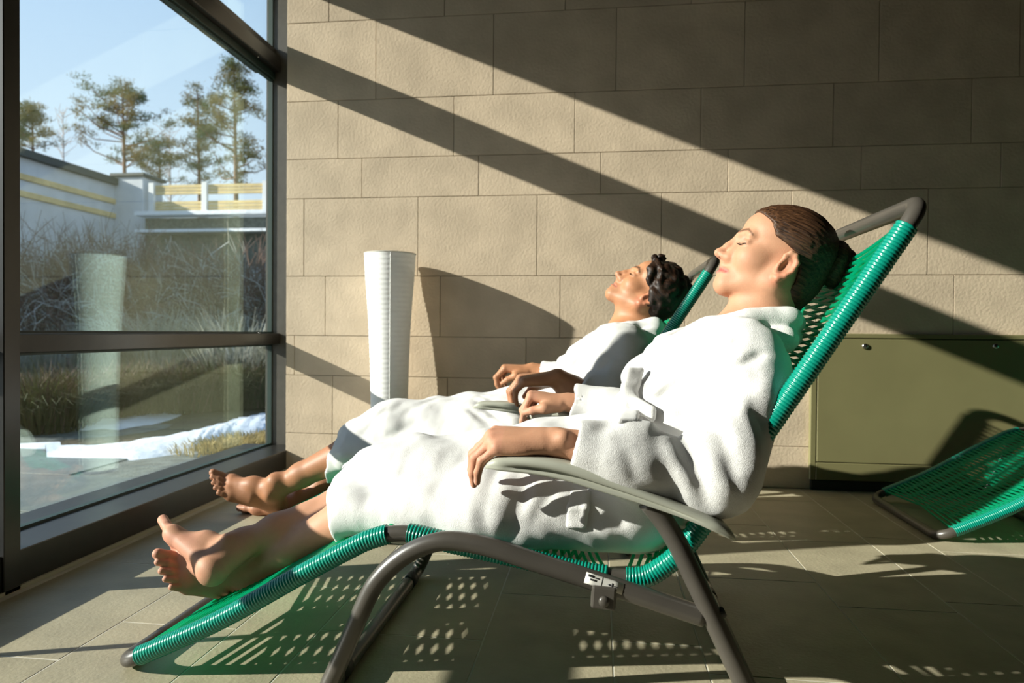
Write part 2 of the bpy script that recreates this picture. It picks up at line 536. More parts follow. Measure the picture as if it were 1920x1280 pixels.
def fn(f, op='i', k=0.004, lo=(-9, -9, -9), hi=(9, 9, 9)):
    return Prim('fn', f, None, op, k, np.array(lo, float), np.array(hi, float))

def chain(pts, rad, k=0.01, op='u'):
    return [rc(pts[i], pts[i + 1], rad[i], rad[i + 1], k, op) for i in range(len(pts) - 1)]

def peval(p, X):
    if p.kind == 'rc':
        a, b = p.a; ra, rb = p.b
        ab = (b - a).astype(F32); L = float(ab @ ab)
        pa = X - a.astype(F32)
        t = np.clip((pa @ ab) / F32(L), 0, 1)
        d = pa - t[:, None] * ab
        return np.sqrt((d * d).sum(1)) - (F32(ra) + t * F32(rb - ra))
    if p.kind == 'ell':
        c, R = p.a
        q = (X - c.astype(F32)) @ R.astype(F32)
        q1 = q / p.b.astype(F32); q2 = q1 / p.b.astype(F32)
        k0 = np.sqrt((q1 * q1).sum(1)); k1 = np.sqrt((q2 * q2).sum(1)) + F32(1e-6)
        return k0 * (k0 - 1) / k1
    if p.kind == 'half':
        return (X - p.a.astype(F32)) @ p.b.astype(F32)
    return p.a(X).astype(F32)

def fold(prims, X):
    d = np.full(len(X), 0.3, F32)
    for p in prims:
        e = peval(p, X); k = F32(p.k)
        if p.op == 'u':
            h = np.maximum(k - np.abs(d - e), 0) / k
            d = np.minimum(d, e) - h * h * k * F32(0.25)
        else:
            if p.op == 's': e = -e
            h = np.maximum(k - np.abs(d - e), 0) / k
            d = np.maximum(d, e) + h * h * k * F32(0.25)
    return d

def sdf_mesh(prims, res, disp=None, margin=0.0, largest=True):
    """surface nets over bins, each with only the shapes that reach it"""
    us = [p for p in prims if p.op == 'u']
    lo = np.min([p.lo for p in us], 0) - 0.01; hi = np.max([p.hi for p in us], 0) + 0.01
    n = 24
    bs = n * res
    nb = np.ceil((hi - lo) / bs).astype(int)
    keysV, allV, allQ = [], [], []
    big = np.array([1, 1 << 20, 1 << 40], np.int64)
    hd = bs * 0.87 * 1.25 + margin
    g = np.arange(-1, n + 1)
    GI = np.stack(np.meshgrid(g, g, g, indexing='ij'), -1).reshape(-1, 3)
    m = n + 2
    PLO = np.array([p.lo for p in prims]); PHI = np.array([p.hi for p in prims])
    for bi in range(nb[0]):
        for bj in range(nb[1]):
            for bk in range(nb[2]):
                b0 = lo + np.array([bi, bj, bk]) * bs
                b1 = b0 + bs
                act = ((PLO < b1 + res).all(1) & (PHI > b0 - res).all(1))
                ps = [p for p, a in zip(prims, act) if a]
                if not any(p.op == 'u' for p in ps): continue
                dc = fold(ps, ((b0 + b1) / 2)[None].astype(F32))[0]
                if abs(dc) > hd: continue
                base = np.array([bi, bj, bk]) * n
                X = (lo + (base + GI) * res).astype(F32)
                d = fold(ps, X)
                if disp is not None:
                    nearm = np.abs(d) < 0.03
                    if nearm.any(): d[nearm] += disp(X[nearm])
                D = d.reshape(m, m, m)
                S = D < 0
                if S.all() or not S.any(): continue
                # vertices
                C = np.zeros((m - 1,) * 3, np.int8)
                for dx in (0, 1):
                    for dy in (0, 1):
                        for dz in (0, 1):
                            C += S[dx:m - 1 + dx, dy:m - 1 + dy, dz:m - 1 + dz]
                cell = np.argwhere((C > 0) & (C < 8))
                if not len(cell): continue
                acc = np.zeros((len(cell), 3)); cnt = np.zeros(len(cell))
                for ax in range(3):
                    o1, o2 = [q for q in range(3) if q != ax]
                    for u in (0, 1):
                        for v in (0, 1):
                            p0 = cell.copy(); p0[:, o1] += u; p0[:, o2] += v
                            p1 = p0.copy(); p1[:, ax] += 1
                            d0 = D[p0[:, 0], p0[:, 1], p0[:, 2]]; d1 = D[p1[:, 0], p1[:, 1], p1[:, 2]]
                            cr = (d0 < 0) != (d1 < 0)
                            t = np.where(cr, d0 / np.where(cr, d0 - d1, 1), 0)
                            q = p0.astype(float); q[:, ax] += t
                            acc += np.where(cr[:, None], q, 0); cnt += cr
                pos = acc / cnt[:, None]
                gkey = ((cell - 1 + base + 2).astype(np.int64) * big).sum(1)
                vid = np.full((m - 1,) * 3, -1, np.int64)
                vid[cell[:, 0], cell[:, 1], cell[:, 2]] = gkey
                allV.append(lo + (base - 1 + pos) * res); keysV.append(gkey)
                # quads for edges starting at samples 1..n (owned by this bin)
                for ax in range(3):
                    o1, o2 = [(1, 2), (2, 0), (0, 1)][ax]
                    sl0 = [slice(1, n + 1)] * 3; sl1 = [slice(1, n + 1)] * 3
                    sl1[ax] = slice(2, n + 2)
                    s0, s1 = S[tuple(sl0)], S[tuple(sl1)]
                    e = np.argwhere(s0 != s1)
                    if not len(e): continue
                    fl = s0[e[:, 0], e[:, 1], e[:, 2]]
                    e = e + 1
                    def vv(u, v):
                        c = e.copy(); c[:, o1] -= u; c[:, o2] -= v
                        return vid[c[:, 0], c[:, 1], c[:, 2]]
                    q = np.stack([vv(0, 0), vv(1, 0), vv(1, 1), vv(0, 1)], 1)
                    q[~fl] = q[~fl][:, ::-1]
                    allQ.append(q)
    K = np.concatenate(keysV); V = np.concatenate(allV); Q = np.concatenate(allQ)
    uk, first = np.unique(K, return_index=True)
    V = V[first]
    Qi = np.searchsorted(uk, Q)
    ok = (uk[np.minimum(Qi, len(uk) - 1)] == Q).all(1)
    return keep_largest(V, Qi[ok]) if largest else (V, Qi[ok])

def keep_largest(V, Q):
    """drop stray islands: label by flooding blocks of nearby vertices, then vertex by vertex only if needed"""
    n = len(V)
    lab = np.arange(n)
    E = np.concatenate([Q[:, [0, 1]], Q[:, [1, 2]]])
    for _ in range(60):
        a, b = lab[E[:, 0]], lab[E[:, 1]]
        d = a != b
        if not d.any(): break
        lo, hi = np.minimum(a[d], b[d]), np.maximum(a[d], b[d])
        o = np.lexsort((lo, hi))
        hi, lo = hi[o], lo[o]
        f = np.r_[True, hi[1:] != hi[:-1]]
        par = np.arange(n); par[hi[f]] = lo[f]
        while True:
            p2 = par[par]
            if (p2 == par).all(): break
            par = p2
        lab = par[lab]
        E = E[d]
    ids, cnt = np.unique(lab, return_counts=True)
    keep = lab == ids[np.argmax(cnt)]
    idx = np.cumsum(keep) - 1
    return V[keep], idx[Q[keep[Q[:, 0]]]]

def relax(V, Q, it=2, lam=0.5):
    """light Laplacian smoothing to take the grid out of the surface"""
    E = np.concatenate([Q[:, [0, 1]], Q[:, [1, 2]], Q[:, [2, 3]], Q[:, [3, 0]]])
    i, j = E[:, 0], E[:, 1]
    n = len(V)
    deg = np.bincount(i, minlength=n) + np.bincount(j, minlength=n)
    for q in range(it):
        l = lam if q % 2 == 0 else -lam * 0.9
        A = np.zeros_like(V)
        for c in range(3):
            A[:, c] = np.bincount(i, weights=V[j, c], minlength=n) + np.bincount(j, weights=V[i, c], minlength=n)
        A /= np.maximum(deg, 1)[:, None]
        V = V + l * (A - V)
    return V

def wave_noise(seed, n, wl0, wl1, amp, aniso=(1, 1, 1)):
    r = np.random.default_rng(seed)
    K = r.normal(size=(n, 3)); K /= np.linalg.norm(K, axis=1)[:, None]
    K *= np.array(aniso); K *= (2 * np.pi / np.exp(r.uniform(np.log(wl0), np.log(wl1), n)))[:, None]
    ph = r.uniform(0, 6.28, n); W = r.uniform(0.5, 1, n) * amp / math.sqrt(n)
    K, ph, W = K.astype(F32), ph.astype(F32), W.astype(F32)
    def f(X):
        return (np.sin(X.astype(F32) @ K.T + ph) * W).sum(1)
    return f

def frame(x, z):
    x = np.array(x, float); x /= np.linalg.norm(x)
    z = np.array(z, float); z = z - x * (x @ z); z /= np.linalg.norm(z)
    y = np.cross(z, x)
    return np.stack([x, y, z], 1)

class Loc:
    """local frame: columns of R are the axes, o the origin, s a scale, m mirrors y"""
    def __init__(s, o, R, sc=1.0, m=1):
        s.o, s.R, s.s, s.m = np.array(o, float), np.array(R, float), sc, m
    def __call__(s, x, y, z):
        return s.o + s.R @ (np.array([x, y * s.m, z]) * s.s)
    def rot(s, R=None):
        M = np.diag([1, s.m, 1])
        return s.R @ M @ (np.eye(3) if R is None else R)
    def inv(s, X):
        q = (X - s.o) @ s.R / s.s
        q[:, 1] *= s.m
        return q

def rotm(ax, deg):
    return np.array(Matrix.Rotation(math.radians(deg), 3, ax))

LASH = [(.0180, -.0170), (.0240, -.0193), (.0310, -.0203), (.0380, -.0196), (.0455, -.0168)]
def face_probe(prims, L):
    """how far forward the face reaches at (sideways, up)"""
    xs = np.linspace(.125, .02, 220)
    def f(y, z):
        d = fold(prims, np.array([L(x, y * L.m, z) for x in xs], F32))
        i = int(np.argmax(d < 0))
        return float(xs[i])
    return f

def head_prims(L, male=False):
    S = L.s
    P_ = []
    def R_(a, b, ra, rb, k=0.008, op='u'): P_.append(rc(L(*a), L(*b), ra * S, rb * S, k * S, op))
    def E_(c, r, rot=None, k=0.01, op='u'): P_.append(ell(L(*c), np.array(r) * S, L.rot(rot), k * S, op))
    E_((-.006, 0, .026), (.084, .070, .070))
    E_((.033, 0, .024), (.056, .060, .046), k=.02)
    E_((.024, 0, -.036), (.058, .052, .060), k=.02)
    for y in (-1, 1):
        E_((.043, y * .034, -.036), (.032, .024, .026), k=.022)
        jw = .054 if male else .049
        R_((-.006, y * jw, -.058), (.064, y * .012, -.098), .017, .017, .02)
        R_((-.008, y * jw, -.035), (-.006, y * jw, -.060), .018, .016, .02)
    E_((.066, 0, -.099), (.0205, .022, .0185), k=.012)
    E_((.065, 0, -.076), (.0215, .024, .021), k=.016)
    for y in (-1, 1):
        R_((.084, y * .010, .001), (.070, y * .041, .003), .009 + .001 * male, .008, .012)
        P_.append(sp(L(.0950, y * .0325, -.0120), .0120 * S, .012 * S, 's'))
        R_((.078, y * .009, -.020), (.0855, y * .0125, -.050), .0085, .0105, .010)
        E_((.0690, y * .0315, -.0135), (.0125, .0165, .0115), k=.004)
    # nose
    R_((.0868, 0, -.006), (.0965, 0, -.030), .0076, .0080, .009)
    R_((.0960, 0, -.030), (.1062, 0, -.0485), .0072, .0078, .006)
    R_((.1062, 0, -.0485), (.0930, 0, -.0555), .0076, .0060, .005)
    for y in (-1, 1):
        E_((.0945, y * .0098, -.0508), (.0100, .0066, .0070), k=.005)
        P_.append(rc(L(.0990, y * .0050, -.0605), L(.0985, y * .0068, -.0545), .0027 * S, .0022 * S, .002 * S, 's'))
    E_((.0865, 0, -.063), (.007, .009, .009), k=.008)
    # lips
    for y in (-1, 1):
        R_((.0868, y * .004, -.0722), (.0742, y * .0225, -.0765), .0045, .0022, .004)
        R_((.0855, 0, -.0820), (.0745, y * .0195, -.0775), .0054, .0028, .004)
        P_.append(rc(L(.0925, 0, -.0768), L(.0775, y * .0235, -.0768), .0022 * S, .0014 * S, .002 * S, 's'))
    # lid crease above and lash line under the closed eye
    fx = face_probe(list(P_), L)
    for y in (-1, 1):
        P_.extend(chain([L(fx(y * a, b) + .0002, y * a, b) for a, b in LASH], [.0011 * S] * len(LASH), .001 * S, 's'))
        P_.extend(chain([L(fx(y * a, b) + .0006, y * a, b) for a, b in ((.019, -.0068), (.030, -.0035), (.043, -.0078))], [.0012 * S] * 3, .003 * S, 's'))
    # ears
    for y in (-1, 1):
        ex_, ez_ = .007, -.013
        e = lambda a, b, c: L(a + ex_, y * b, c + ez_)
        er = rotm('Y', -14) @ rotm('Z', y * 16)
        E_((-.0165 + ex_, y * .0700, -.012 + ez_), (.0165, .0075, .0270), er, .004)
        P_.append(ell(e(-.0125, .0790, -.0140), np.array((.0080, .0070, .0135)) * S, L.rot(er), .004 * S, 's'))
        pts = [e(-.0065, .0725, -.008), e(-.0055, .0745, .004), e(-.0115, .0765, .0125), e(-.0215, .0780, .0110), e(-.0300, .0785, .0000),
               e(-.0295, .0780, -.0150), e(-.0225, .0760, -.0290), e(-.0130, .0730, -.0385), e(-.0070, .0705, -.0385)]
        P_.extend(chain(pts, [x * S for x in (.003, .0036, .0040, .0042, .0042, .0040, .0044, .0062, .0048)], .0045 * S))
        R_((-.0035 + ex_, y * .0715, -.0170 + ez_), (-.0040 + ex_, y * .0715, -.0240 + ez_), .0046, .0044, .004)
    return P_

def face_tint(V, L, male, base, probe):
    """lips, brows, lashes and flush as colours of the skin itself"""
    q = L.inv(V); x, y, z = q[:, 0], np.abs(q[:, 1]), q[:, 2]
    col = np.tile(np.array(base), (len(V), 1))
    def mix(mask, c):
        nonlocal col
        col = col * (1 - mask[:, None]) + np.array(c) * mask[:, None]
    def seg(a, b, r, soft):
        a, b = np.array(a), np.array(b)
        p = np.stack([x, y, z], 1); ab = b - a
        t = np.clip(((p - a) @ ab) / (ab @ ab), 0, 1)
        d = np.linalg.norm(p - a - t[:, None] * ab, axis=1)
        return np.clip((r + soft - d) / soft, 0, 1)
    fx = probe
    near = (np.abs(x) < .2) & (y < .1) & (np.abs(z) < .14)
    n = near.astype(float)
    flush = np.clip(1 - np.linalg.norm((np.stack([x, y, z], 1) - (.062, .040, -.045)) / (.04, .03, .024), axis=1), 0, 1)
    mix(n * flush * .28, (0.62, 0.26, 0.17) if not male else (.48, .20, .11))
    mix(n * seg((.108, 0, -.051), (.100, .006, -.052), .004, .010) * .25, (.60, .25, .18))
    mix(n * seg((-.011, .079, -.025), (-.003, .073, -.049), .014, .012) * .4, (.60, .19, .12))
    lip = np.maximum(seg((.0885, 0, -.0728), (.0755, .0215, -.0765), .0040, .0030), seg((.088, 0, -.0815), (.076, .019, -.0775), .0042, .0030))
    mix(n * lip * .85, (.50, .13, .11) if not male else (.42, .15, .10))
    mix(n * seg((.0895, 0, -.0768), (.0765, .0230, -.0768), .0006, .0014) * .8, (.22, .06, .05))
    def line(pts, r, soft):
        q = [(fx(a, b), a, b) for a, b in pts]
        return np.maximum.reduce([seg(q[i], q[i + 1], r, soft) for i in range(len(q) - 1)])
    bw = np.maximum(line([(.0125, .0040), (.0250, .0085), (.0350, .0105)], .0016 + .0012 * male, .0026), line([(.0350, .0105), (.0450, .0070), (.0500, .0025)], .0008 + .001 * male, .0022))
    mix(n * bw * (.85), (.10, .05, .028) if not male else (.035, .020, .012))
    mix(n * np.clip(1 - np.linalg.norm((np.stack([x, y, z], 1) - (.083, .031, -.009)) / (.014, .017, .009), axis=1), 0, 1) * (.5 if not male else .2), (.42, .34, .33) if not male else (.4, .22, .14))
    ls = line(LASH, .0009, .0014)
    mix(n * ls * .92, (.03, .018, .014))
    mix(n * seg((.0990, .0060, -.0585), (.0985, .0070, -.0550), .0024, .0016) * .6, (.16, .05, .035))
    return col

def hand_prims(L, flex, spread=(6, 1, -4, -9), thumb=None, kf=0.0045, rs=1.0):
    """x from wrist to knuckles, z the back of the hand, y the thumb side"""
    S = L.s
    out, tips = [], []
    ys = (.0285, .0095, -.0095, -.0270); mx = (.0880, .0920, .0870, .0780)
    ln = ((.0420, .0245, .0200), (.0460, .0285, .0210), (.0425, .0265, .0205), (.0335, .0195, .0180))
    ra = (.0096, .0098, .0093, .0082)
    out.append(ell(L(.002, 0, 0), np.array((.034, .0265, .0185)) * S, L.rot(), .012 * S))
    out.append(ell(L(.050, 0, -.003), np.array((.050, .0365, .0140)) * S, L.rot(), .012 * S))
    for i in range(4):
        mcp = np.array((mx[i], ys[i], .003 if i in (1, 2) else 0.0))
        out.append(rc(L(.012, ys[i] * .45, .002), L(*mcp), .0125 * S, .0108 * S, .010 * S))
        d = spread[i]; p = mcp; ang = 0.0
        nail = None
        for jn in range(3):
            ang += flex[i][jn]
            a = math.radians(ang); s = math.radians(d)
            dv = np.array((math.cos(a) * math.cos(s), math.sin(s) * math.cos(a) + (.0 if jn else 0), -math.sin(a)))
            q = p + dv * ln[i][jn]
            r0 = ra[i] * (1.0, .93, .84)[jn] * rs; r1 = ra[i] * (.93, .84, .70)[jn] * rs
            out.append(rc(L(*p), L(*q), r0 * S, r1 * S, kf * S if jn == 0 else .003 * S))
            p = q
            if jn == 0: out.append(sp(L(*(q + np.array((0, 0, .0008)))), r1 * 1.04 * S, .003 * S))
        tips.append((p, dv, ang))
    th = thumb or [(.016, .020, -.010), (.050, .046, -.018), (.082, .054, -.022), (.108, .054, -.026)]
    rr = (.0170, .0125, .0105, .0078)
    for i in range(3):
        out.append(rc(L(*th[i]), L(*th[i + 1]), rr[i] * S, rr[i + 1] * S, .008 * S if i == 0 else .003 * S))
    out.append(rc(L(.03, .015, -.008), L(*th[1]), .014 * S, .012 * S, .012 * S))
    return out, tips

def nail_tint(V, col, L, tips, c=(.72, .42, .34)):
    q = L.inv(V)
    for p, dv, ang in tips:
        up = np.array((math.sin(math.radians(ang)), 0, math.cos(math.radians(ang))))
        c0 = p - dv * .003 + up * .0055
        d = np.linalg.norm((q - c0), axis=1)
        m = np.clip((.0058 - d) / .002, 0, 1) * .6
        col[:] = col * (1 - m[:, None]) + np.array(c) * m[:, None]

def foot_prims(L, toe_up=0.0):
    """x heel to toe, z the instep, y the big-toe side"""
    S = L.s
    o = []
    def R_(a, b, ra, rb, k=0.015, op='u'): o.append(rc(L(*a), L(*b), ra * S, rb * S, k * S, op))
    R_((.028, 0, .030), (.034, 0, .050), .029, .026)
    o.append(ell(L(.030, 0, .022), np.array((.032, .027, .022)) * S, L.rot(), .012 * S))
    R_((.042, 0, .070), (.100, .006, .052), .030, .025, .02)
    R_((.100, .006, .052), (.160, .008, .026), .024, .016, .02)
    R_((.040, .006, .028), (.168, .027, .019), .022, .0175, .018)
    R_((.035, -.008, .020), (.145, -.030, .013), .021, .0125, .018)
    R_((.090, -.018, .030), (.150, -.016, .018), .020, .014, .02)
    o.append(ell(L(.165, .026, .0185), np.array((.023, .018, .0175)) * S, L.rot(), .012 * S))
    o.append(ell(L(.150, -.018, .014), np.array((.022, .022, .0135)) * S, L.rot(), .012 * S))
    R_((.160, .004, .018), (.164, -.010, .016), .015, .014, .012)
    toes = [((.172, .027, .018), (.203, .0275, .016), (.228, .025, .014), .0125, .0112, .0115),
            ((.172, .0085, .018), (.203, .0085, .0185), (.222, .0085, .012), .0085, .0078, .0082),
            ((.168, -.0065, .017), (.194, -.0078, .0175), (.210, -.0080, .011), .0080, .0074, .0078),
            ((.160, -.0205, .015), (.183, -.0225, .0160), (.197, -.0230, .0105), .0076, .0070, .0074),
            ((.150, -.0325, .013), (.169, -.0360, .0140), (.181, -.0365, .0098), .0074, .0070, .0072)]
    for a, b, c, r0, r1, r2 in toes:
        b = (b[0], b[1], b[2] + toe_up * .5); c = (c[0], c[1], c[2] + toe_up)
        R_(a, b, r0, r1, .006); R_(b, c, r1, r2, .003)
    for y in (-1, 1):
        o.append(sp(L(.044, y * .030, .080 if y > 0 else .073), .0115 * S, .012 * S))
    R_((.044, 0, .070), (.042, 0, .105), .0300, .0285, .02)
    R_((.022, 0, .040), (.018, 0, .100), .013, .010, .02)      # heel cord
    return o

def skin_mat(name, rough=0.55, sss=0.06):
    m, nt, b = nmat(name)
    N, L = nt.nodes, nt.links
    at = N.new('ShaderNodeAttribute'); at.attribute_name = 'tint'
    geo = N.new('ShaderNodeNewGeometry')
    nz = N.new('ShaderNodeTexNoise'); nz.inputs['Scale'].default_value = 55; nz.inputs['Detail'].default_value = 5
    L.new(geo.outputs['Position'], nz.inputs['Vector'])
    mr = N.new('ShaderNodeMapRange'); mr.inputs['From Min'].default_value = .3; mr.inputs['From Max'].default_value = .7
    mr.inputs['To Min'].default_value = .94; mr.inputs['To Max'].default_value = 1.05
    L.new(nz.outputs[0], mr.inputs[0])
    hs = N.new('ShaderNodeHueSaturation'); L.new(mr.outputs[0], hs.inputs['Value']); L.new(at.outputs['Color'], hs.inputs['Color'])
    L.new(hs.outputs[0], b.inputs['Base Color'])
    b.inputs['Roughness'].default_value = rough
    b.inputs['Specular IOR Level'].default_value = 0.28
    b.inputs['Subsurface Weight'].default_value = sss
    b.inputs['Subsurface Radius'].default_value = (0.010, 0.0035, 0.002)
    b.inputs['Subsurface Scale'].default_value = 1.0
    nb = N.new('ShaderNodeTexNoise'); nb.inputs['Scale'].default_value = 420; nb.inputs['Detail'].default_value = 3
    L.new(geo.outputs['Position'], nb.inputs['Vector'])
    bp = N.new('ShaderNodeBump'); bp.inputs['Strength'].default_value = .18; bp.inputs['Distance'].default_value = .0015
    L.new(nb.outputs[0], bp.inputs['Height']); L.new(bp.outputs[0], b.inputs['Normal'])
    return m

def set_tint(me, col):
    at = me.color_attributes.new('tint', 'FLOAT_COLOR', 'POINT')
    c = np.ones((len(col), 4), F32); c[:, :3] = col
    at.data.foreach_set('color', c.ravel())

def terry_mat(name, col=(0.745, 0.735, 0.715)):
    m, nt, b = nmat(name)
    N, L = nt.nodes, nt.links
    geo = N.new('ShaderNodeNewGeometry')
    b.inputs['Base Color'].default_value = (*col, 1)
    b.inputs['Roughness'].default_value = 0.95
    b.inputs['Specular IOR Level'].default_value = 0.1
    b.inputs['Sheen Weight'].default_value = 0.25
    b.inputs['Sheen Roughness'].default_value = 0.6
    n1 = N.new('ShaderNodeTexNoise'); n1.inputs['Scale'].default_value = 850; n1.inputs['Detail'].default_value = 2
    n2 = N.new('ShaderNodeTexNoise'); n2.inputs['Scale'].default_value = 70; n2.inputs['Detail'].default_value = 3
    L.new(geo.outputs['Position'], n1.inputs['Vector']); L.new(geo.outputs['Position'], n2.inputs['Vector'])
    b1 = N.new('ShaderNodeBump'); b1.inputs['Strength'].default_value = 0.5; b1.inputs['Distance'].default_value = 0.0022
    b2 = N.new('ShaderNodeBump'); b2.inputs['Strength'].default_value = 0.12; b2.inputs['Distance'].default_value = 0.006
    L.new(n2.outputs[0], b2.inputs['Height'])
    L.new(n1.outputs[0], b1.inputs['Height']); L.new(b2.outputs[0], b1.inputs['Normal'])
    L.new(b1.outputs[0], b.inputs['Normal'])
    tr = N.new('ShaderNodeBsdfTranslucent'); tr.inputs[0].default_value = (*col, 1)
    ms = N.new('ShaderNodeMixShader'); ms.inputs[0].default_value = 0.08
    L.new(b.outputs[0], ms.inputs[1]); L.new(tr.outputs[0], ms.inputs[2])
    L.new(ms.outputs[0], N['Material Output'].inputs['Surface'])
    return m

def hair_mat(name, c1, c2, scale=(14, 260, 260)):
    m, nt, b = nmat(name)
    N, L = nt.nodes, nt.links
    tc = N.new('ShaderNodeTexCoord'); mp = N.new('ShaderNodeMapping')
    mp.inputs['Scale'].default_value = scale
    L.new(tc.outputs['Object'], mp.inputs[0])
    nz = N.new('ShaderNodeTexNoise'); nz.inputs['Scale'].default_value = 1.0; nz.inputs['Detail'].default_value = 4; nz.inputs['Distortion'].default_value = 0.6
    L.new(mp.outputs[0], nz.inputs['Vector'])
    mr = N.new('ShaderNodeMapRange'); mr.inputs['From Min'].default_value = .35; mr.inputs['From Max'].default_value = .65
    L.new(nz.outputs[0], mr.inputs[0])
    mx = N.new('ShaderNodeMix'); mx.data_type = 'RGBA'
    mx.inputs[6].default_value = (*c1, 1); mx.inputs[7].default_value = (*c2, 1)
    L.new(mr.outputs[0], mx.inputs[0]); L.new(mx.outputs[2], b.inputs['Base Color'])
    b.inputs['Roughness'].default_value = 0.52
    b.inputs['Specular IOR Level'].default_value = 0.35
    b.inputs['Anisotropic'].default_value = 0.5
    bp = N.new('ShaderNodeBump'); bp.inputs['Strength'].default_value = .5; bp.inputs['Distance'].default_value = .0015
    L.new(nz.outputs[0], bp.inputs['Height']); L.new(bp.outputs[0], b.inputs['Normal'])
    return m
# ------------------------------------------------------------------ the garden outside
M_SLAB = pmat('patio_slab', (0.17, 0.19, 0.175), rough=0.55, var=0.15, vscale=5, bump=0.2, bscale=60, objvar=0.08, spec=0.4)
M_EARTH = pmat('winter_ground', (0.085, 0.062, 0.040), rough=0.95, col2=(0.130, 0.110, 0.055), vscale=2.2, bump=0.6, bscale=14, bdist=0.05)
M_SNOW = pmat('snow', (0.78, 0.82, 0.86), rough=0.6, var=0.03, bump=0.3, bscale=14, bdist=0.03)
M_PATH = pmat('gravel_path', (0.15, 0.165, 0.15), rough=0.9, var=0.25, vscale=18, bump=0.5, bscale=90)
M_STRAW = pmat('dry_grass', (0.40, 0.31, 0.13), rough=0.9, var=0.3, vscale=6, transl=0.3)
M_HEATH = pmat('heather_green', (0.062, 0.080, 0.024), rough=0.9, col2=(0.130, 0.098, 0.040), vscale=3, transl=0.25)
M_FROST = pmat('frosted_grass', (0.50, 0.50, 0.44), rough=0.9, col2=(0.30, 0.30, 0.22), vscale=5, transl=0.3)
M_TWIG = pmat('brown_twigs', (0.120, 0.062, 0.044), rough=0.9, col2=(0.225, 0.145, 0.115), vscale=3)
M_TWIGF = pmat('frosted_twigs', (0.45, 0.45, 0.42), rough=0.9, var=0.2)
M_BARK = pmat('pine_bark', (0.19, 0.105, 0.060), rough=0.9, var=0.3, vscale=12)
M_NEEDLE = pmat('pine_needles', (0.070, 0.115, 0.040), rough=0.8, col2=(0.240, 0.165, 0.050), vscale=0.9, transl=0.3)
M_RENDER = pmat('pale_render', (0.56, 0.58, 0.60), rough=0.9, var=0.08, vscale=3)
M_ROOFD = pmat('dark_roof_edge', (0.035, 0.042, 0.038), rough=0.6)
M_PLANK = pmat('pale_wood', (0.62, 0.47, 0.22), rough=0.8, var=0.12, vscale=6, objvar=0.08)

patio = box('patio', (-6.0, -4.0, -0.16), (-1.60, 3.48, -0.065), M_PATH)
tag(patio, 'grey paved terrace outside the window', kind='structure')
PL, PW = 1.2, 0.6
pc = box_me('patio_slab', (0, 0, 0), (PL - .008, PW - .008, 0.05), 0.002)
for r in range(12):
    y = 3.48 - PW * (r + 1)
    x = -6.0 + (0.6 if r % 2 else 0.0)
    if r % 2: 
        pass
    while x + PL <= -1.59:
        o = link('patio_slab', pc, M_SLAB, patio); o.location = (x, y, -0.11 + 0.0005 * random.random()); x += PL

# ground beyond the terrace, rising to the far bank
gx, gy = np.linspace(-16, 1.2, 60), np.linspace(3.48, 13, 60)
GX, GY = np.meshgrid(gx, gy, indexing='ij')
gn = wave_noise(31, 12, .6, 2.5, .10)
def gz(x, y):
    y = np.asarray(y, float)
    return -0.075 + np.interp(y, [3.48, 5.0, 6.5, 8.0, 9.5, 11, 13], [0, .02, .10, .35, 1.0, 1.5, 1.7])
GZ = gz(GX, GY) + gn(np.stack([GX, GY, GX * 0], -1).reshape(-1, 3)).reshape(GX.shape) * np.clip((GY - 4) / 3, 0, 1)
V = np.stack([GX, GY, GZ], -1).reshape(-1, 3)
i, j = np.meshgrid(np.arange(59), np.arange(59), indexing='ij')
a = i * 60 + j
ground = link('garden_ground', np_mesh('garden_ground', V, np.stack([a, a + 60, a + 61, a + 1], -1).reshape(-1, 4)), M_EARTH)
tag(ground, 'brown winter garden ground', kind='structure')
far = box('far_ground', (-60, 13, -1), (60, 120, 1.5), M_EARTH)
tag(far, 'distant ground behind the fence', kind='structure')
tag(box('outer_ground', (-60, -40, -0.4), (-6.0, 13.0, -0.17), M_EARTH), 'ground beside the terrace', kind='structure')

def PZg(px, py, z):
    d = RCAM.T @ np.array([px - 960.0, py - 640.0, FPX])
    return CPOS + d * ((z - CAM_H) / d[2])

def ribbon(name, near_px, far_px, h, m, seed, label, cat, z0=-0.06):
    """a flat bank on the ground between two outlines read off the photograph"""
    n = 60
    def res(pl):
        q = np.array([PZg(x, y, z0) for x, y in pl]); d = np.r_[0, np.cumsum(np.linalg.norm(np.diff(q, axis=0), axis=1))]; d /= d[-1]
        u = np.linspace(0, 1, n); return np.stack([np.interp(u, d, q[:, k]) for k in range(3)], 1)
    A, Bq = res(near_px), res(far_px)
    nz = wave_noise(seed, 10, .18, .6, .045)
    A[:, 1] += nz(A); Bq[:, 1] += nz(Bq + 3)
    k = 9
    Vv = []
    for t in np.linspace(0, 1, k):
        q = A + (Bq - A) * t
        q[:, 2] = z0 - .012 + h * math.sin(math.pi * t) ** .6 * (1 + .25 * nz(q * 2) / .045)
        Vv.append(q)
    Vv = np.array(Vv).transpose(1, 0, 2).reshape(-1, 3)
    i, j = np.meshgrid(np.arange(n - 1), np.arange(k - 1), indexing='ij')
    a = i * k + j
    o = link(name, np_mesh(name, Vv, np.stack([a, a + k, a + k + 1, a + 1], -1).reshape(-1, 4)), m)
    return tag(o, label, cat, kind='stuff')
ribbon('garden_path', [(20, 830), (250, 815), (520, 755)], [(20, 800), (250, 780), (520, 740)], .012, M_PATH, 1, 'grey garden path between the strips of snow', 'path')
ribbon('snow_bank', [(85, 858), (250, 862), (360, 850), (420, 822), (540, 800)], [(85, 846), (200, 838), (330, 815), (430, 790), (540, 765)], .05, M_SNOW, 2, 'long strip of snow beside the terrace', 'snow')
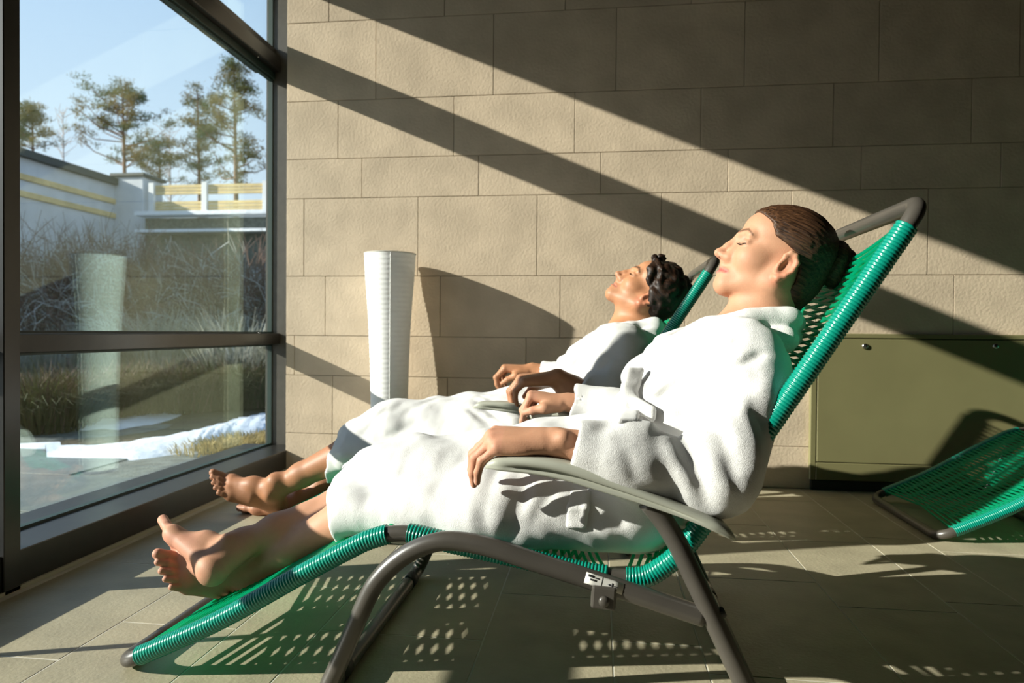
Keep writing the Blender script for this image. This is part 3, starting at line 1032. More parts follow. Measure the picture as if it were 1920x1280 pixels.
ribbon('snow_bank', [(90, 812), (220, 806), (330, 790), (430, 762), (540, 748)], [(130, 795), (250, 780), (340, 766), (430, 742), (540, 730)], .05, M_SNOW, 3, 'strip of snow in front of the heather bushes', 'snow')
ribbon('snow_bank', [(30, 842), (120, 838)], [(30, 832), (110, 830)], .03, M_SNOW, 4, 'small patch of snow at the left of the terrace', 'snow')
ribbon('snow_bank', [(20, 722), (200, 714), (330, 700), (520, 690)], [(20, 690), (200, 672), (330, 660), (520, 655)], .03, M_SNOW, 5, 'field of snow behind the heather bushes', 'snow', 0.05)

def blades(base, n, spread, hgt, lean, w, seed, up=1.0, droop=0.3):
    """n tapering bent blades from a round base, as one set of quads"""
    r = np.random.default_rng(seed)
    a = r.uniform(0, 6.283, n); q = np.sqrt(r.uniform(0, 1, n)) * spread
    p0 = np.stack([q * np.cos(a), q * np.sin(a), np.zeros(n)], 1)
    da = a + r.normal(0, .7, n)
    ln = hgt * r.uniform(.55, 1.1, n); le = lean * r.uniform(.2, 1.2, n)
    out = np.stack([np.cos(da), np.sin(da), np.zeros(n)], 1)
    p1 = p0 + out * (le * ln * .45)[:, None] + np.array([0, 0, 1]) * (ln * .62)[:, None]
    p2 = p0 + out * (le * ln * 1.1)[:, None] + np.array([0, 0, 1]) * (ln * (1 - droop * le))[:, None]
    sd = np.stack([-np.sin(da + r.uniform(-1, 1, n)), np.cos(da), np.zeros(n)], 1) * w
    V = np.stack([p0 - sd, p0 + sd, p1 - sd * .8, p1 + sd * .8, p2 - sd * .25, p2 + sd * .25], 1).reshape(-1, 3) + np.array(base)
    k = np.arange(n)[:, None] * 6
    Q = np.concatenate([k + [0, 1, 3, 2], k + [2, 3, 5, 4]])
    return V, Q

def plant(name, base, label, cat, group, parts):
    root = empty(name, tuple(base), label, cat, group)
    for pn, (V, Q), m in parts:
        o = link(pn, np_mesh(pn, V, Q), m, root); o['kind'] = 'stuff'
    return root
sides = ['far left', 'left', 'middle', 'right', 'far right']
# heather
for i, (px, py, Y, hgt, sp_, lab) in enumerate([(70, 812, 4.15, .42, .30, 'dark heather bush at the left edge of the window'), (160, 800, 4.7, .44, .34, 'heather bush next to the left edge of the window'),
                                     (250, 785, 5.0, .40, .36, 'low heather bush behind the reflected lamp'), (330, 778, 5.2, .42, .38, 'heather bush in the middle of the garden bed'),
                                     (405, 765, 5.4, .42, .36, 'heather bush beside the frosted grass'), (475, 752, 5.6, .46, .36, 'heather bush at the window jamb')]):
    b = P(px, py, Y); b[2] = float(gz(b[0], b[1])) + .0
    plant('heather_bush', b, lab, 'bush', 'heather bushes', [('stems', blades((0, 0, 0), 2600, sp_ * 1.1, hgt, .95, .0032, 40 + i, droop=.40), M_HEATH), ('dry_tips', blades((0, 0, 0), 420, sp_ * 1.1, hgt * 1.1, .9, .0026, 60 + i), M_TWIG)])
# tall frosted grasses
for i, (px, py, Y, hgt, sp_, lab) in enumerate([(120, 640, 6.8, .55, .35, 'clump of frosted grass at the left of the garden'), (255, 640, 7.0, .75, .30, 'clump of tall frosted grass right of the reflected lamp'), (310, 640, 6.9, .80, .30, 'tallest frosted grass clump in the middle of the garden'),
                                     (365, 640, 7.2, .72, .30, 'frosted grass clump left of the plume grass'), (450, 640, 5.8, .85, .20, 'arching plume grass by the window jamb'), (60, 640, 6.6, .5, .3, 'low frosted grass at the left window post'), (185, 640, 7.4, .6, .3, 'frosted grass behind the reflected lamp'),
                                     (410, 640, 7.4, .7, .3, 'frosted grass clump behind the plume grass')]):
    b = P(px, py, Y); b[2] = float(gz(b[0], b[1]))
    plant('frosted_grass', b, lab, 'grass', 'frosted grasses', [('blades', blades((0, 0, 0), 420, sp_, hgt, .8, .006, 80 + i, droop=.35), M_FROST)])
# straw tuft beside the terrace
for i, (px, py) in enumerate([(395, 845), (425, 838), (455, 832), (480, 826)]):
    b = PZg(px, py, -.06)
    plant('straw_tuft', b, ['leftmost tuft of dry yellow grass at the edge of the terrace', 'second tuft of dry yellow grass from the left by the terrace', 'third tuft of dry yellow grass from the left by the terrace', 'tuft of dry yellow grass nearest the window jamb'][i], 'grass', 'tufts of dry grass by the terrace', [('blades', blades((0, 0, 0), 320, .20, .06, .9, .003, 120 + i), M_STRAW)])
# bare twiggy shrubs on the bank
def twigs(n, sp_, hgt, seed, w=.008):
    r = np.random.default_rng(seed)
    arr = []
    for k in range(n):
        a = r.uniform(0, 6.283); q = sp_ * .5 * math.sqrt(r.uniform())
        p = np.array([q * math.cos(a), q * math.sin(a), 0.0]); d = np.array([math.cos(a) * .5, math.sin(a) * .5, 1.0]); d /= np.linalg.norm(d)
        pts = [p]
        L_ = hgt * r.uniform(.5, 1.15)
        for s in range(5):
            d = d + r.normal(0, .28, 3) + np.array((0, 0, -.06)); d /= np.linalg.norm(d)
            p = p + d * L_ / 5; pts.append(p)
        pts = np.array(pts)
        arr.append(tube_arrays(pts, np.linspace(w, w * .3, 6), 3, False))
        for s in (2, 3, 4):
            dd = d + r.normal(0, .8, 3); dd /= np.linalg.norm(dd)
            arr.append(tube_arrays([pts[s], pts[s] + dd * L_ * .16, pts[s] + dd * L_ * .26 + np.array((0, 0, -.03))], np.array((w * .5, w * .4, w * .2)), 3, False))
    return join_arrays(arr)
shr = [(30, 9.0, 1.5), (85, 8.3, 1.35), (140, 8.8, 1.5), (190, 8.4, 1.45), (240, 9.0, 1.5), (285, 8.2, 1.2), (330, 8.8, 1.25), (375, 8.4, 1.2), (420, 8.9, 1.25), (465, 8.3, 1.45), (505, 8.8, 1.5), (110, 9.6, 1.3), (310, 9.7, .95), (215, 9.7, 1.35), (400, 9.7, .95), (60, 7.7, .9), (260, 7.6, .8)]
order = ['first', 'second', 'third', 'fourth', 'fifth', 'sixth', 'seventh', 'eighth', 'ninth', 'tenth', 'eleventh', 'twelfth', 'thirteenth', 'fourteenth', 'fifteenth', 'sixteenth', 'seventeenth']
rank = {k: i for i, k in enumerate(sorted(range(len(shr)), key=lambda q: shr[q][0]))}
for i, (px, Y, hgt) in enumerate(shr):
    b = P(px, 600, Y); b[2] = float(gz(b[0], b[1])) - .05
    plant('bare_shrub', b, f'bare brown twiggy shrub on the bank, {order[rank[i]]} from the left', 'shrub', 'bare shrubs on the bank',
          [('twigs', twigs(150, .9, hgt, 200 + i), M_TWIG), ('frosted_twigs', twigs(34, .8, hgt * .95, 300 + i, .012), M_TWIGF)])

# pale building wall running away from the window, with planks and a dark roof edge
XB = float(P(37, 275, 9.3)[0]); ztop = float(P(37, 278, 9.3)[2]); Y1 = 11.95
wl = empty('garden_building', (XB, 9.0, 0.0), 'low pale building with a dark roof edge behind the shrubs', 'building')
def gpart(n, lo, hi, m): return box(n, Vector(lo) - wl.location, Vector(hi) - wl.location, m, wl, 0.004)
gpart('wall', (XB - 3.5, 4.5, 0), (XB, Y1, ztop - .12), M_RENDER)
gpart('roof_edge', (XB - 3.6, 4.4, ztop - .12), (XB + .08, Y1 + .08, ztop), M_ROOFD)
for zc in (float(P(37, 330, 9.3)[2]), float(P(37, 362, 9.3)[2])):
    gpart('plank', (XB, 4.6, zc - .045), (XB + .03, Y1 - .1, zc + .045), M_PLANK)
gpart('plank', (XB, 4.6, 1.0), (XB + .03, Y1 - .1, 1.25), M_PLANK)
pl0 = P(207, 325, 11.3); pl1 = P(272, 325, 11.3)
pr = empty('gate_pillar', (float((pl0[0] + pl1[0]) / 2), 11.6, 1.3), 'pale square pillar with a flat cap at the end of the fence', 'pillar')
box('shaft', (-.28, -.28, -1.2), (.28, .28, float(pl0[2]) - 1.3 - .06), M_RENDER, pr, .01)
box('cap', (-.33, -.33, float(pl0[2]) - 1.3 - .06), (.33, .33, float(pl0[2]) - 1.3), M_ROOFD, pr, .01)

# wooden fence with snow on its ledge
FY = 11.4
fe = empty('plank_fence', (float(P(380, 400, FY)[0]), FY, 1.3), 'pale wooden plank fence with white posts behind the shrubs', 'fence')
x0, x1 = float(P(283, 370, FY)[0]), float(P(620, 370, FY)[0])
def fpart(n, lo, hi, m): return box(n, Vector(lo) - fe.location, Vector(hi) - fe.location, m, fe, 0.003)
for ya, yb in ((345, 364), (376, 395)):
    za, zb = float(P(380, ya, FY)[2]), float(P(380, yb, FY)[2])
    n = 3
    for q in range(n):
        fpart('plank', (x0, FY, zb + (za - zb) * q / n + .004), (x1, FY + .03, zb + (za - zb) * (q + 1) / n - .004), M_PLANK)
for px in (287, 386, 500, 610):
    c = P(px, 370, FY)
    fpart('post', (float(c[0]) - .05, FY - .06, 1.2), (float(c[0]) + .05, FY, float(P(380, 342, FY)[2])), M_WHITE)
for py, hh in ((401, .07), (434, .05)):
    c = P(380, py, FY - .3)
    fpart('snowy_ledge', (x0, FY - .45, float(c[2]) - hh / 2), (x1, FY - .15, float(c[2]) + hh / 2), M_SNOW)
fpart('ledge_wall', (x0, FY - .16, .6), (x1, FY - .10, float(P(380, 401, FY - .3)[2]) - .04), M_PATH)

# pines
def pine(px, py_top, py_bot, Y, width_px, seed, label, lean=0.0, dens=1.0):
    t, b = P(px, py_top, Y), P(px, py_bot, Y)
    b[2] = 1.2
    H_ = float(t[2] - b[2]); Wd = width_px / FPX * Y / 2
    r = np.random.default_rng(seed)
    root = empty('pine_tree', tuple(b), label, 'tree', 'pines beyond the garden')
    trunk = np.array([(lean * u * u + .05 * math.sin(4 * u), 0, H_ * u) for u in np.linspace(0, 1, 14)])
    tube('trunk', trunk, np.linspace(.11, .02, 14), M_BARK, root, 8)
    br, nd = [], []
    nb = int(40 * dens)
    zlow = float(P(px, py_bot, Y)[2] - b[2]) / H_
    for k in range(nb):
        u = zlow + (1 - zlow) * (k + r.uniform(0, .8)) / nb
        a = r.uniform(0, 6.283)
        prof = math.sin(math.pi * min(1, .08 + .92 * (1 - (u - zlow) / (1 - zlow + 1e-6))) * .62) * r.choice([.5, .8, 1.0, 1.25])
        ln = max(.22, Wd * prof)
        p0 = np.array([np.interp(u, np.linspace(0, 1, 14), trunk[:, 0]), 0, H_ * u])
        d = np.array([math.cos(a), math.sin(a), r.uniform(.05, .5)])
        p1 = p0 + d * ln * .6; p2 = p0 + d * ln + np.array((0, 0, .18 * ln))
        br.append(tube_arrays([p0, p1, p2], np.array((.040, .026, .010)) * (1 - .6 * u), 4, False))
        for c in range(4 + int(3 * dens * r.uniform())):
            q = p0 + (p2 - p0) * (1.05 - .62 * r.uniform() ** 1.6) + r.normal(0, .10, 3) * (1, 1, .6)
            m_ = 34
            dirs = r.normal(size=(m_, 3)) * (1, 1, .8) + (0, 0, .5); dirs /= np.linalg.norm(dirs, axis=1)[:, None]
            sd = np.cross(dirs, r.normal(size=(m_, 3))); sd /= np.linalg.norm(sd, axis=1)[:, None]
            l_ = r.uniform(.06, .12, m_)[:, None]; w_ = .011
            off = q + r.normal(0, .085, (m_, 3)) * (1, 1, .7)
            Vt = np.stack([off - sd * w_, off + sd * w_, off + dirs * l_ + sd * w_ * .4, off + dirs * l_ - sd * w_ * .4], 1).reshape(-1, 3)
            nd.append((Vt, np.arange(m_ * 4).reshape(-1, 4)))
    V, Q = join_arrays(br); o = link('branches', quads_to_mesh('branches', V, Q), M_BARK, root); o['kind'] = 'stuff'
    V, Q = join_arrays(nd); o = link('needles', np_mesh('needles', V, Q), M_NEEDLE, root); o['kind'] = 'stuff'
pine(232, 168, 318, 20, 200, 1, 'broad pine with a tawny crown behind the garden fence', dens=1.15)
pine(440, 124, 345, 19, 130, 2, 'tall pine beside the window jamb', dens=1.1)
pine(372, 175, 345, 21, 75, 3, 'slender pine left of the tall pine', dens=.8)
pine(62, 204, 285, 22, 90, 4, 'small pine at the left edge of the window', dens=.9)
pine(300, 270, 345, 24, 80, 5, 'low pine right of the broad pine', dens=.7)
pine(560, 150, 345, 20, 150, 6, 'pine hidden partly behind the window frame', dens=.7)
# bare birches
M_BIRCH = pmat('bare_birch', (0.42, 0.36, 0.33), rough=0.9)
for i, (px, pt, Y, lab) in enumerate([(118, 205, 25, 'thin bare birch left of the broad pine'), (318, 230, 26, 'thin bare birch right of the broad pine')]):
    t, b = P(px, pt, Y), P(px, 330, Y); b[2] = 1.2
    hgt = float(t[2] - b[2])
    root = empty('birch_tree', tuple(b), lab, 'tree', 'bare birches')
    tube('trunk', [(0, 0, 0), (.05, 0, hgt * .5), (0, 0, hgt)], np.array((.06, .04, .01)), M_BIRCH, root, 6)
    r = np.random.default_rng(70 + i); arr = []
    for k in range(60):
        u = r.uniform(.35, .98); a = r.uniform(0, 6.28); ln = r.uniform(.5, 1.4) * (1.1 - u * .7)
        p0 = np.array((0, 0, hgt * u)); d = np.array((math.cos(a), math.sin(a), r.uniform(.6, 1.3)))
        arr.append(tube_arrays([p0, p0 + d * ln * .5, p0 + d * ln + r.normal(0, .1, 3)], np.array((.016, .011, .005)), 3, False))
    V, Q = join_arrays(arr); o = link('branches', np_mesh('branches', V, Q), M_BIRCH, root); o['kind'] = 'stuff'
# ------------------------------------------------------------------ loungers
M_TUBE = pmat('taupe_steel_tube', (0.070, 0.062, 0.052), rough=0.33, var=0.06, vscale=20, spec=0.6)
M_CORD = pmat('green_pvc_cord', (0.002, 0.30, 0.195), rough=0.28, spec=0.55, transl=0.45)
def cord_transmit(m, col, f):
    nt = m.node_tree
    tr = [n for n in nt.nodes if n.type == 'BSDF_TRANSLUCENT'][0]
    tr.inputs[0].default_value = (*col, 1)
    [n for n in nt.nodes if n.type == 'MIX_SHADER'][0].inputs[0].default_value = f
cord_transmit(M_CORD, (0.02, 0.88, 0.54), 0.62)
M_CORDW = pmat('green_pvc_winding', (0.002, 0.235, 0.165), rough=0.25, spec=0.6)
M_ARM = pmat('grey_green_plastic', (0.40, 0.405, 0.335), rough=0.42, var=0.03, vscale=20, spec=0.4)
M_STICK = pmat('white_sticker', (0.62, 0.60, 0.55), rough=0.4)
M_INK = pmat('black_ink', (0.02, 0.02, 0.02), rough=0.5)
HW = 0.25
RAIL = np.array([(-.84, .0145), (-.661, .099), (-.505, .190), (-.42, .238), (-.373, .261), (-.318, .272), (-.227, .257),
                 (-.102, .236), (-.015, .221), (.062, .2165), (.104, .235), (.153, .288), (.265, .463), (.359, .610), (.458, .765), (.488, .813)])

def resample(p, step):
    d = np.r_[0, np.cumsum(np.linalg.norm(np.diff(p, axis=0), axis=1))]
    s = np.linspace(0, d[-1], int(d[-1] / step) + 1)
    return np.stack([np.interp(s, d, p[:, k]) for k in range(p.shape[1])], 1), s

RC, RS = resample(smooth_path([(x, 0, z) for x, z in RAIL], 0.005)[:, [0, 2]], 0.004)
SLEN = RS[-1]
def rail_at(s):
    return np.stack([np.interp(s, RS, RC[:, 0]), np.interp(s, RS, RC[:, 1])], -1)
def s_of_x(x):
    return float(np.interp(x, RC[:, 0], RS))
_t = np.gradient(RC, axis=0); _t /= np.linalg.norm(_t, axis=1)[:, None]
RN = np.stack([_t[:, 1], -_t[:, 0]], 1)      # towards the floor / behind the back

SECT = [(0.045, s_of_x(-.348)), (s_of_x(-.312), s_of_x(.018)), (s_of_x(.048), SLEN - 0.043)]

def build_lounger(loc, label, sag, rotz=0.0, detail=True, sticker=False):
    root = empty('lounger', loc, label, 'lounger', 'green cord loungers')
    root.rotation_euler.z = rotz
    r = 0.0135
    # main frame: one closed loop of tube
    m = (RS > 0.075) & (RS < SLEN - 0.062)
    mid = RC[m][::6]
    near = [(x, -HW, z) for x, z in mid]
    far = [(x, HW, z) for x, z in mid[::-1]]
    a, b = RC[0], RC[-1]
    poly = [(a[0], 0, a[1]), (a[0], -HW, a[1])] + near + [(b[0], -HW, b[1]), (b[0], HW, b[1])] + far + [(a[0], HW, a[1]), (a[0], 0, a[1])]
    rad = [0.01] * len(poly)
    k = len(near)
    rad[1] = rad[-2] = 0.055
    rad[2 + k] = rad[3 + k] = 0.030
    tube('seat_frame', fillet_path(poly, rad, 0.008), r, M_TUBE, root, 14, caps=False)
    # cord wound round the rails
    pitch = 0.0056
    for y in (-HW, HW):
        for s0, s1 in SECT:
            ss = np.arange(s0, s1, pitch / 6)
            c = rail_at(ss)
            path = np.stack([c[:, 0], np.full(len(c), y), c[:, 1]], 1)
            def rf(s, th):
                return r + 0.0020 + 0.0019 * np.abs(np.sin(np.pi * (s / pitch + th / (2 * np.pi)))) ** 0.7
            tube('cord_winding', path, r, M_CORDW, root, 14 if detail else 10, rfun=rf)
    # webbing: cords from rail to rail, crossing
    parts = []
    tt = np.linspace(0, 1, 9)
    for s0, s1 in SECT:
        n = int((s1 - s0) / 0.0135)
        for i in range(n + 1):
            sa = s0 + (s1 - s0) * i / n
            for off in (-0.052, 0.052):
                sb = sa + off
                if sb < s0 or sb > s1: continue
                s = sa + (sb - sa) * tt
                c = rail_at(s)
                nn = np.stack([np.interp(s, RS, RN[:, 0]), np.interp(s, RS, RN[:, 1])], -1)
                sg = np.array([sag(v) for v in s]) * (1 - (2 * tt - 1) ** 2) - 0.008
                c = c + nn * sg[:, None]
                y = -HW + 2 * HW * tt
                parts.append(tube_arrays(np.stack([c[:, 0], y, c[:, 1]], 1), 0.0034, 6, caps=False))
    V, Q = join_arrays(parts)
    w = link('cord_webbing', quads_to_mesh('cord_webbing', V, Q), M_CORD, root)
    w['kind'] = 'stuff'
    # supports
    sup = smooth_path([(.165, 0, .176), (.027, 0, .215), (-.099, 0, .249), (-.158, 0, .2655), (-.205, 0, .274), (-.245, 0, .274),
                       (-.283, 0, .262), (-.318, 0, .240), (-.348, 0, .210), (-.369, 0, .176), (-.413, 0, .075), (-.425, 0, .048)], 0.012)
    SW = HW + 0.040
    cx = -.440
    poly = [(x, -SW, z) for x, _, z in sup] + [(cx, -SW, .0165), (cx, SW, .0165)] + [(x, SW, z) for x, _, z in sup[::-1]]
    rad = [0.006] * len(poly); k = len(sup); rad[k] = rad[k + 1] = 0.03
    tube('support_frame', fillet_path(poly, rad, 0.009), 0.0155, M_TUBE, root, 16)
    leg = smooth_path([(.076, 0, .353), (.088, 0, .340), (.103, 0, .321), (.120, 0, .294), (.140, 0, .255), (.229, 0, .070), (.240, 0, .047)], 0.012)
    LW = SW + 0.004
    poly = [(x, -LW, z) for x, _, z in leg] + [(.254, -LW, .0165), (.254, LW, .0165)] + [(x, LW, z) for x, _, z in leg[::-1]]
    rad = [0.006] * len(poly); k = len(leg); rad[k] = rad[k + 1] = 0.03
    tube('rear_leg_frame', fillet_path(poly, rad, 0.009), 0.0160, M_TUBE, root, 16)
    # armrests: a bowed channel profile
    top = [(-.172, .403), (-.166, .410), (-.150, .4165), (-.100, .4185), (-.049, .413), (.010, .396), (.065, .377), (.130, .352), (.175, .334), (.196, .321), (.205, .307)]
    bot = [(-.170, .399), (-.163, .400), (-.148, .3985), (-.100, .395), (-.049, .387), (.010, .371), (.065, .356), (.130, .336), (.172, .319), (.194, .308), (.2035, .3045)]
    tp = smooth_path([(x, 0, z) for x, z in top], 0.006); 
    ut = np.linspace(0, 1, 61)
    def rs(pl):
        p = smooth_path([(x, 0, z) for x, z in pl], 0.004)[:, [0, 2]]
        d = np.r_[0, np.cumsum(np.linalg.norm(np.diff(p, axis=0), axis=1))]; d /= d[-1]
        return np.stack([np.interp(ut, d, p[:, k]) for k in range(2)], 1)
    T_, B_ = rs(top), rs(bot)
    for sd in (-1, 1):
        V, n = [], 0
        for q, (t_, b_) in enumerate(zip(T_, B_)):
            e = min(1, ut[q] / 0.06, (1 - ut[q]) / 0.10)
            w2 = 0.029 * (0.55 + 0.45 * math.sqrt(max(0, e)))
            g = 0.007 * max(0, min(1, (ut[q] - .08) / .1, (.86 - ut[q]) / .12))
            sec = [(-w2 + .004, 1.0), (-w2, .82), (-w2, .50), (-w2 + g, .44), (-w2 + g, .30), (-w2, .22), (-w2 + .001, .06), (-w2 + .005, 0.0),
                   (w2 - .005, 0.0), (w2 - .001, .06), (w2, .22), (w2 - g, .30), (w2 - g, .44), (w2, .50), (w2, .82), (w2 - .004, 1.0), (w2 * .4, 1.06), (-w2 * .4, 1.06)]
            n = len(sec)
            for yy, h in sec:
                p = b_ + (t_ - b_) * h
                V.append((p[0], sd * (HW + 0.058) + yy, p[1]))
        Q = []
        for i in range(len(ut) - 1):
            for j in range(n):
                Q.append((i * n + j, i * n + (j + 1) % n, (i + 1) * n + (j + 1) % n, (i + 1) * n + j))
        me = mesh_of('armrest', V, Q + [list(range(n))[::-1], [(len(ut) - 1) * n + j for j in range(n)]])
        link('armrest', me, M_ARM, root, smooth=True)
        mod = root.children[-1] if False else None
    # brackets and bolts
    for sd in (-1, 1):
        y = sd * SW
        p = Vector((0.012, y, 0.205))
        br = box('bracket', (-.019, -.020, -.020), (.019, .020, .016), M_TUBE, root, 0.004, 2)
        br.location = p; br.rotation_euler = (0, math.radians(4), 0)
        bl = lathe('bolt', [(0.0001, .004), (.006, .0035), (.0085, .001), (.0085, -.002), (.0001, -.002)], M_STEEL if False else M_TUBE, br, 14)
        bl.rotation_euler = (math.pi / 2 * (1 if sd < 0 else -1), 0, 0); bl.location = (.001, sd * .0215, -.006)
        kb = lathe('leg_bolt', [(0.0001, .006), (.007, .0055), (.009, .001), (.009, -.006), (.0001, -.006)], M_DARK, root, 14)
        kb.location = (.190, sd * LW, .186); kb.rotation_euler = (0, math.radians(64), 0)
        # foot glides
        gl = tube('foot_glide', [(cx, sd * (SW - .05), .0165), (cx, sd * (SW - .09), .0165)], 0.0168, M_DARK, root, 14)
        tube('foot_glide', [(.254, sd * (LW - .05), .0165), (.254, sd * (LW - .09), .0165)], 0.0168, M_DARK, root, 14)
    if sticker:
        p0, p1 = np.array((-.018, -SW, .2268)), np.array((.040, -SW, .2113))
        d = (p1 - p0) / np.linalg.norm(p1 - p0); up = np.array((-d[2], 0, d[0]))
        up = up if up[2] > 0 else -up
        def patch(name, u0, u1, a0, a1, m, par, rr):
            V, Q = [], []
            us = np.linspace(u0, u1, 5); aa = np.linspace(a0, a1, 7)
            for u in us:
                for an in aa:
                    V.append(p0 + (p1 - p0) * u + rr * (up * math.sin(an) + np.array((0, -1, 0)) * math.cos(an)))
            for i in range(4):
                for j in range(6): Q.append((i * 7 + j, i * 7 + j + 1, (i + 1) * 7 + j + 1, (i + 1) * 7 + j))
            o = link(name, mesh_of(name, V, Q), m, par, smooth=True)
            md = o.modifiers.new('t', 'SOLIDIFY'); md.thickness = 0.0003
            return o
        st = patch('sticker', 0, 1, -0.15, 0.95, M_STICK, root, 0.0158)
        patch('printed_mark', .06, .22, .55, .80, M_INK, st, 0.01615)
        patch('printed_mark', .12, .30, .28, .45, M_INK, st, 0.01615)
        patch('printed_mark', .24, .36, .55, .68, M_INK, st, 0.01615)
        patch('printed_line', .43, .445, -0.1, .9, M_INK, st, 0.01615)
        patch('printed_cross', .58, .86, .36, .42, M_INK, st, 0.01615)
        patch('printed_cross', .69, .73, .16, .62, M_INK, st, 0.01615)
        patch('printed_cross', .62, .66, .30, .48, M_INK, st, 0.01615)
    return root

def sag_used(s):
    # pressed in by a sitter: most under the seat and behind the back
    x = float(np.interp(s, RS, RC[:, 0]))
    return 0.030 * math.exp(-((x - 0.05) / 0.16) ** 2) + 0.046 * math.exp(-((x - 0.34) / 0.13) ** 2) + 0.012 * math.exp(-((x + .25) / .12) ** 2)

CW = (0.0, 1.37, 0.0)                       # the woman's lounger
CM = (-0.169, 2.190, 0.0)                   # the man's lounger
C3 = (1.845, 2.42, 0.0)                      # the empty lounger
lounger_w = build_lounger(CW, 'green cord lounger nearest the camera, with grey armrests and a robed woman lying on it', sag_used, sticker=True)
lounger_m = build_lounger(CM, 'green cord lounger beside the stone wall with a robed man lying on it', sag_used, detail=False)
lounger_e = build_lounger(C3, 'empty green cord lounger at the right edge in front of the olive cabinet', lambda s: 0.006, detail=False)
# ------------------------------------------------------------------ people: shared pieces
M_SKIN_W = skin_mat('fair_skin')
M_SKIN_M = skin_mat('tanned_skin', 0.48)
M_TERRY = terry_mat('white_terry')
M_HAIR_W = hair_mat('brown_hair', (0.020, 0.009, 0.005), (0.105, 0.048, 0.022), (9, 420, 420))
M_HAIR_M = hair_mat('dark_hair', (0.007, 0.0045, 0.0035), (0.040, 0.019, 0.010), (60, 220, 220))
M_LASH = pmat('dark_lashes', (0.012, 0.008, 0.007), rough=0.5)

def BF(o, d, yc):
    """frame along a lounger's backrest: along, off the cords, sideways (+ = away from the camera)"""
    d = np.array(d, float); d /= np.linalg.norm(d)
    n = np.array([-d[1], d[0]])
    def f(t, nn, lat):
        q = np.array(o) + d * t + n * nn
        return np.array([q[0], yc + lat, q[1]])
    return f

def surf_of(prims, ymin, ymax):
    """first point of a shape met when looking from the camera side"""
    def f(px, py):
        ys = np.arange(ymin, ymax, .002)
        d0 = RCAM.T @ np.array([px - 960.0, py - 640.0, FPX])
        X = CPOS + d0[None] * (ys / d0[1])[:, None]
        d = fold(prims, X.astype(F32))
        i = int(np.argmax(d < 0)) if (d < 0).any() else int(np.argmin(d))
        return X[i]
    return f

def fold_field(lines, base):
    A = [(np.array(a, F32), np.array(b, F32), F32(w), F32(amp)) for a, b, w, amp in lines]
    def f(X):
        d = base(X)
        for a, b, w, amp in A:
            ab = b - a
            m = ((X > np.minimum(a, b) - 3 * w - .03) & (X < np.maximum(a, b) + 3 * w + .03)).all(1)
            if not m.any(): continue
            pa = X[m] - a
            t = np.clip((pa @ ab) / (ab @ ab), 0, 1)
            q = pa - t[:, None] * ab
            q[:, 1] *= F32(0.45)
            d[m] += amp * np.exp(-((q * q).sum(1)) / (w * w)) * np.sin(np.pi * np.clip(t * F32(.88) + F32(.06), 0, 1)) ** F32(.7)
        return d.astype(F32)
    return f

def local_obj(name, V, Q, L, m, parent, ploc):
    """mesh kept in the head's own axes so that strands follow them"""
    q = (V - L.o) @ L.R
    o = link(name, np_mesh(name, q, Q), m, parent)
    M = Matrix.Identity(4)
    for i in range(3):
        for j in range(3): M[i][j] = L.R[i, j]
        M[i][3] = L.o[i] - ploc[i]
    o.matrix_local = M
    return o

def hair_cut(L, line):
    up = np.array([p[0] for p in line]); fw = np.array([p[1] for p in line])
    def cut(X):
        q = L.inv(X.astype(float))
        return (q[:, 0] - np.interp(q[:, 2], up, fw)) * L.s * .8
    return cut

def skull(L, thick, k=.01):
    S = L.s
    return [ell(L(-.007, 0, .026), np.array((.084 + thick, .070 + thick, .070 + thick)) * S, L.rot(), k * S),
            ell(L(.031, 0, .026), np.array((.056 + thick * .6, .061 + thick, .046 + thick)) * S, L.rot(), .02 * S)]

def lashes(L, probe, parent, ploc):
    for y in (-1, 1):
        arr = []
        for i in range(15):
            u = i / 14
            a = np.interp(u, np.linspace(0, 1, 5), [p[0] for p in LASH]); b = np.interp(u, np.linspace(0, 1, 5), [p[1] for p in LASH])
            x = probe(y * a, b)
            p0 = L(x - .0006, y * a, b); p1 = L(x + .0035, y * (a + .0012 * (u + .2)), b - .0022); p2 = L(x + .0058, y * (a + .003 * (u + .2)), b - .0026)
            arr.append(tube_arrays([p0, p1, p2], np.array((.00042, .00034, .00012)), 4, False))
        V, Q = join_arrays(arr)
        o = link('eyelashes', quads_to_mesh('eyelashes', V - ploc, Q), M_LASH, parent)
        o['kind'] = 'stuff'

def make_person(label, root_loc, skin, skin_res, skin_m, base, tint, robe, robe_res, robe_disp):
    root = empty('person', root_loc, label, 'person', 'people resting on loungers')
    V, Q = sdf_mesh(skin, skin_res)
    V = relax(V, Q, 2, 0.5)
    me = np_mesh('body', V - np.array(root_loc), Q)
    set_tint(me, tint(V))
    link('body', me, skin_m, root)
    V, Q = sdf_mesh(robe, robe_res, robe_disp, 0.012)
    V = relax(V, Q, 4, 0.5)
    link('bathrobe', np_mesh('bathrobe', V - np.array(root_loc), Q), M_TERRY, root)
    return root

def cuff(c, d, r):
    rib = []
    for i in range(3):
        rib.append(rc(c - d * (.006 + .010 * i), c - d * (.008 + .010 * i), r + .001, r + .001, .004))
    def beyond(X, c=c, d=d, R=r + .014):
        q = X - c.astype(F32); ax = q @ d.astype(F32)
        rad = np.sqrt(np.maximum((q * q).sum(1) - ax * ax, 0))
        return np.maximum.reduce([.001 - ax, rad - F32(R), ax - F32(.10)])
    e = c + d * .10; m = r + .05
    return [rc(c - d * .030, c, r, r, .006)] + rib + [rc(c - d * .006, c + d * .05, r - .007, r - .007, .003, 's'),
            fn(beyond, 's', .003, np.minimum(c, e) - m, np.maximum(c, e) + m)]

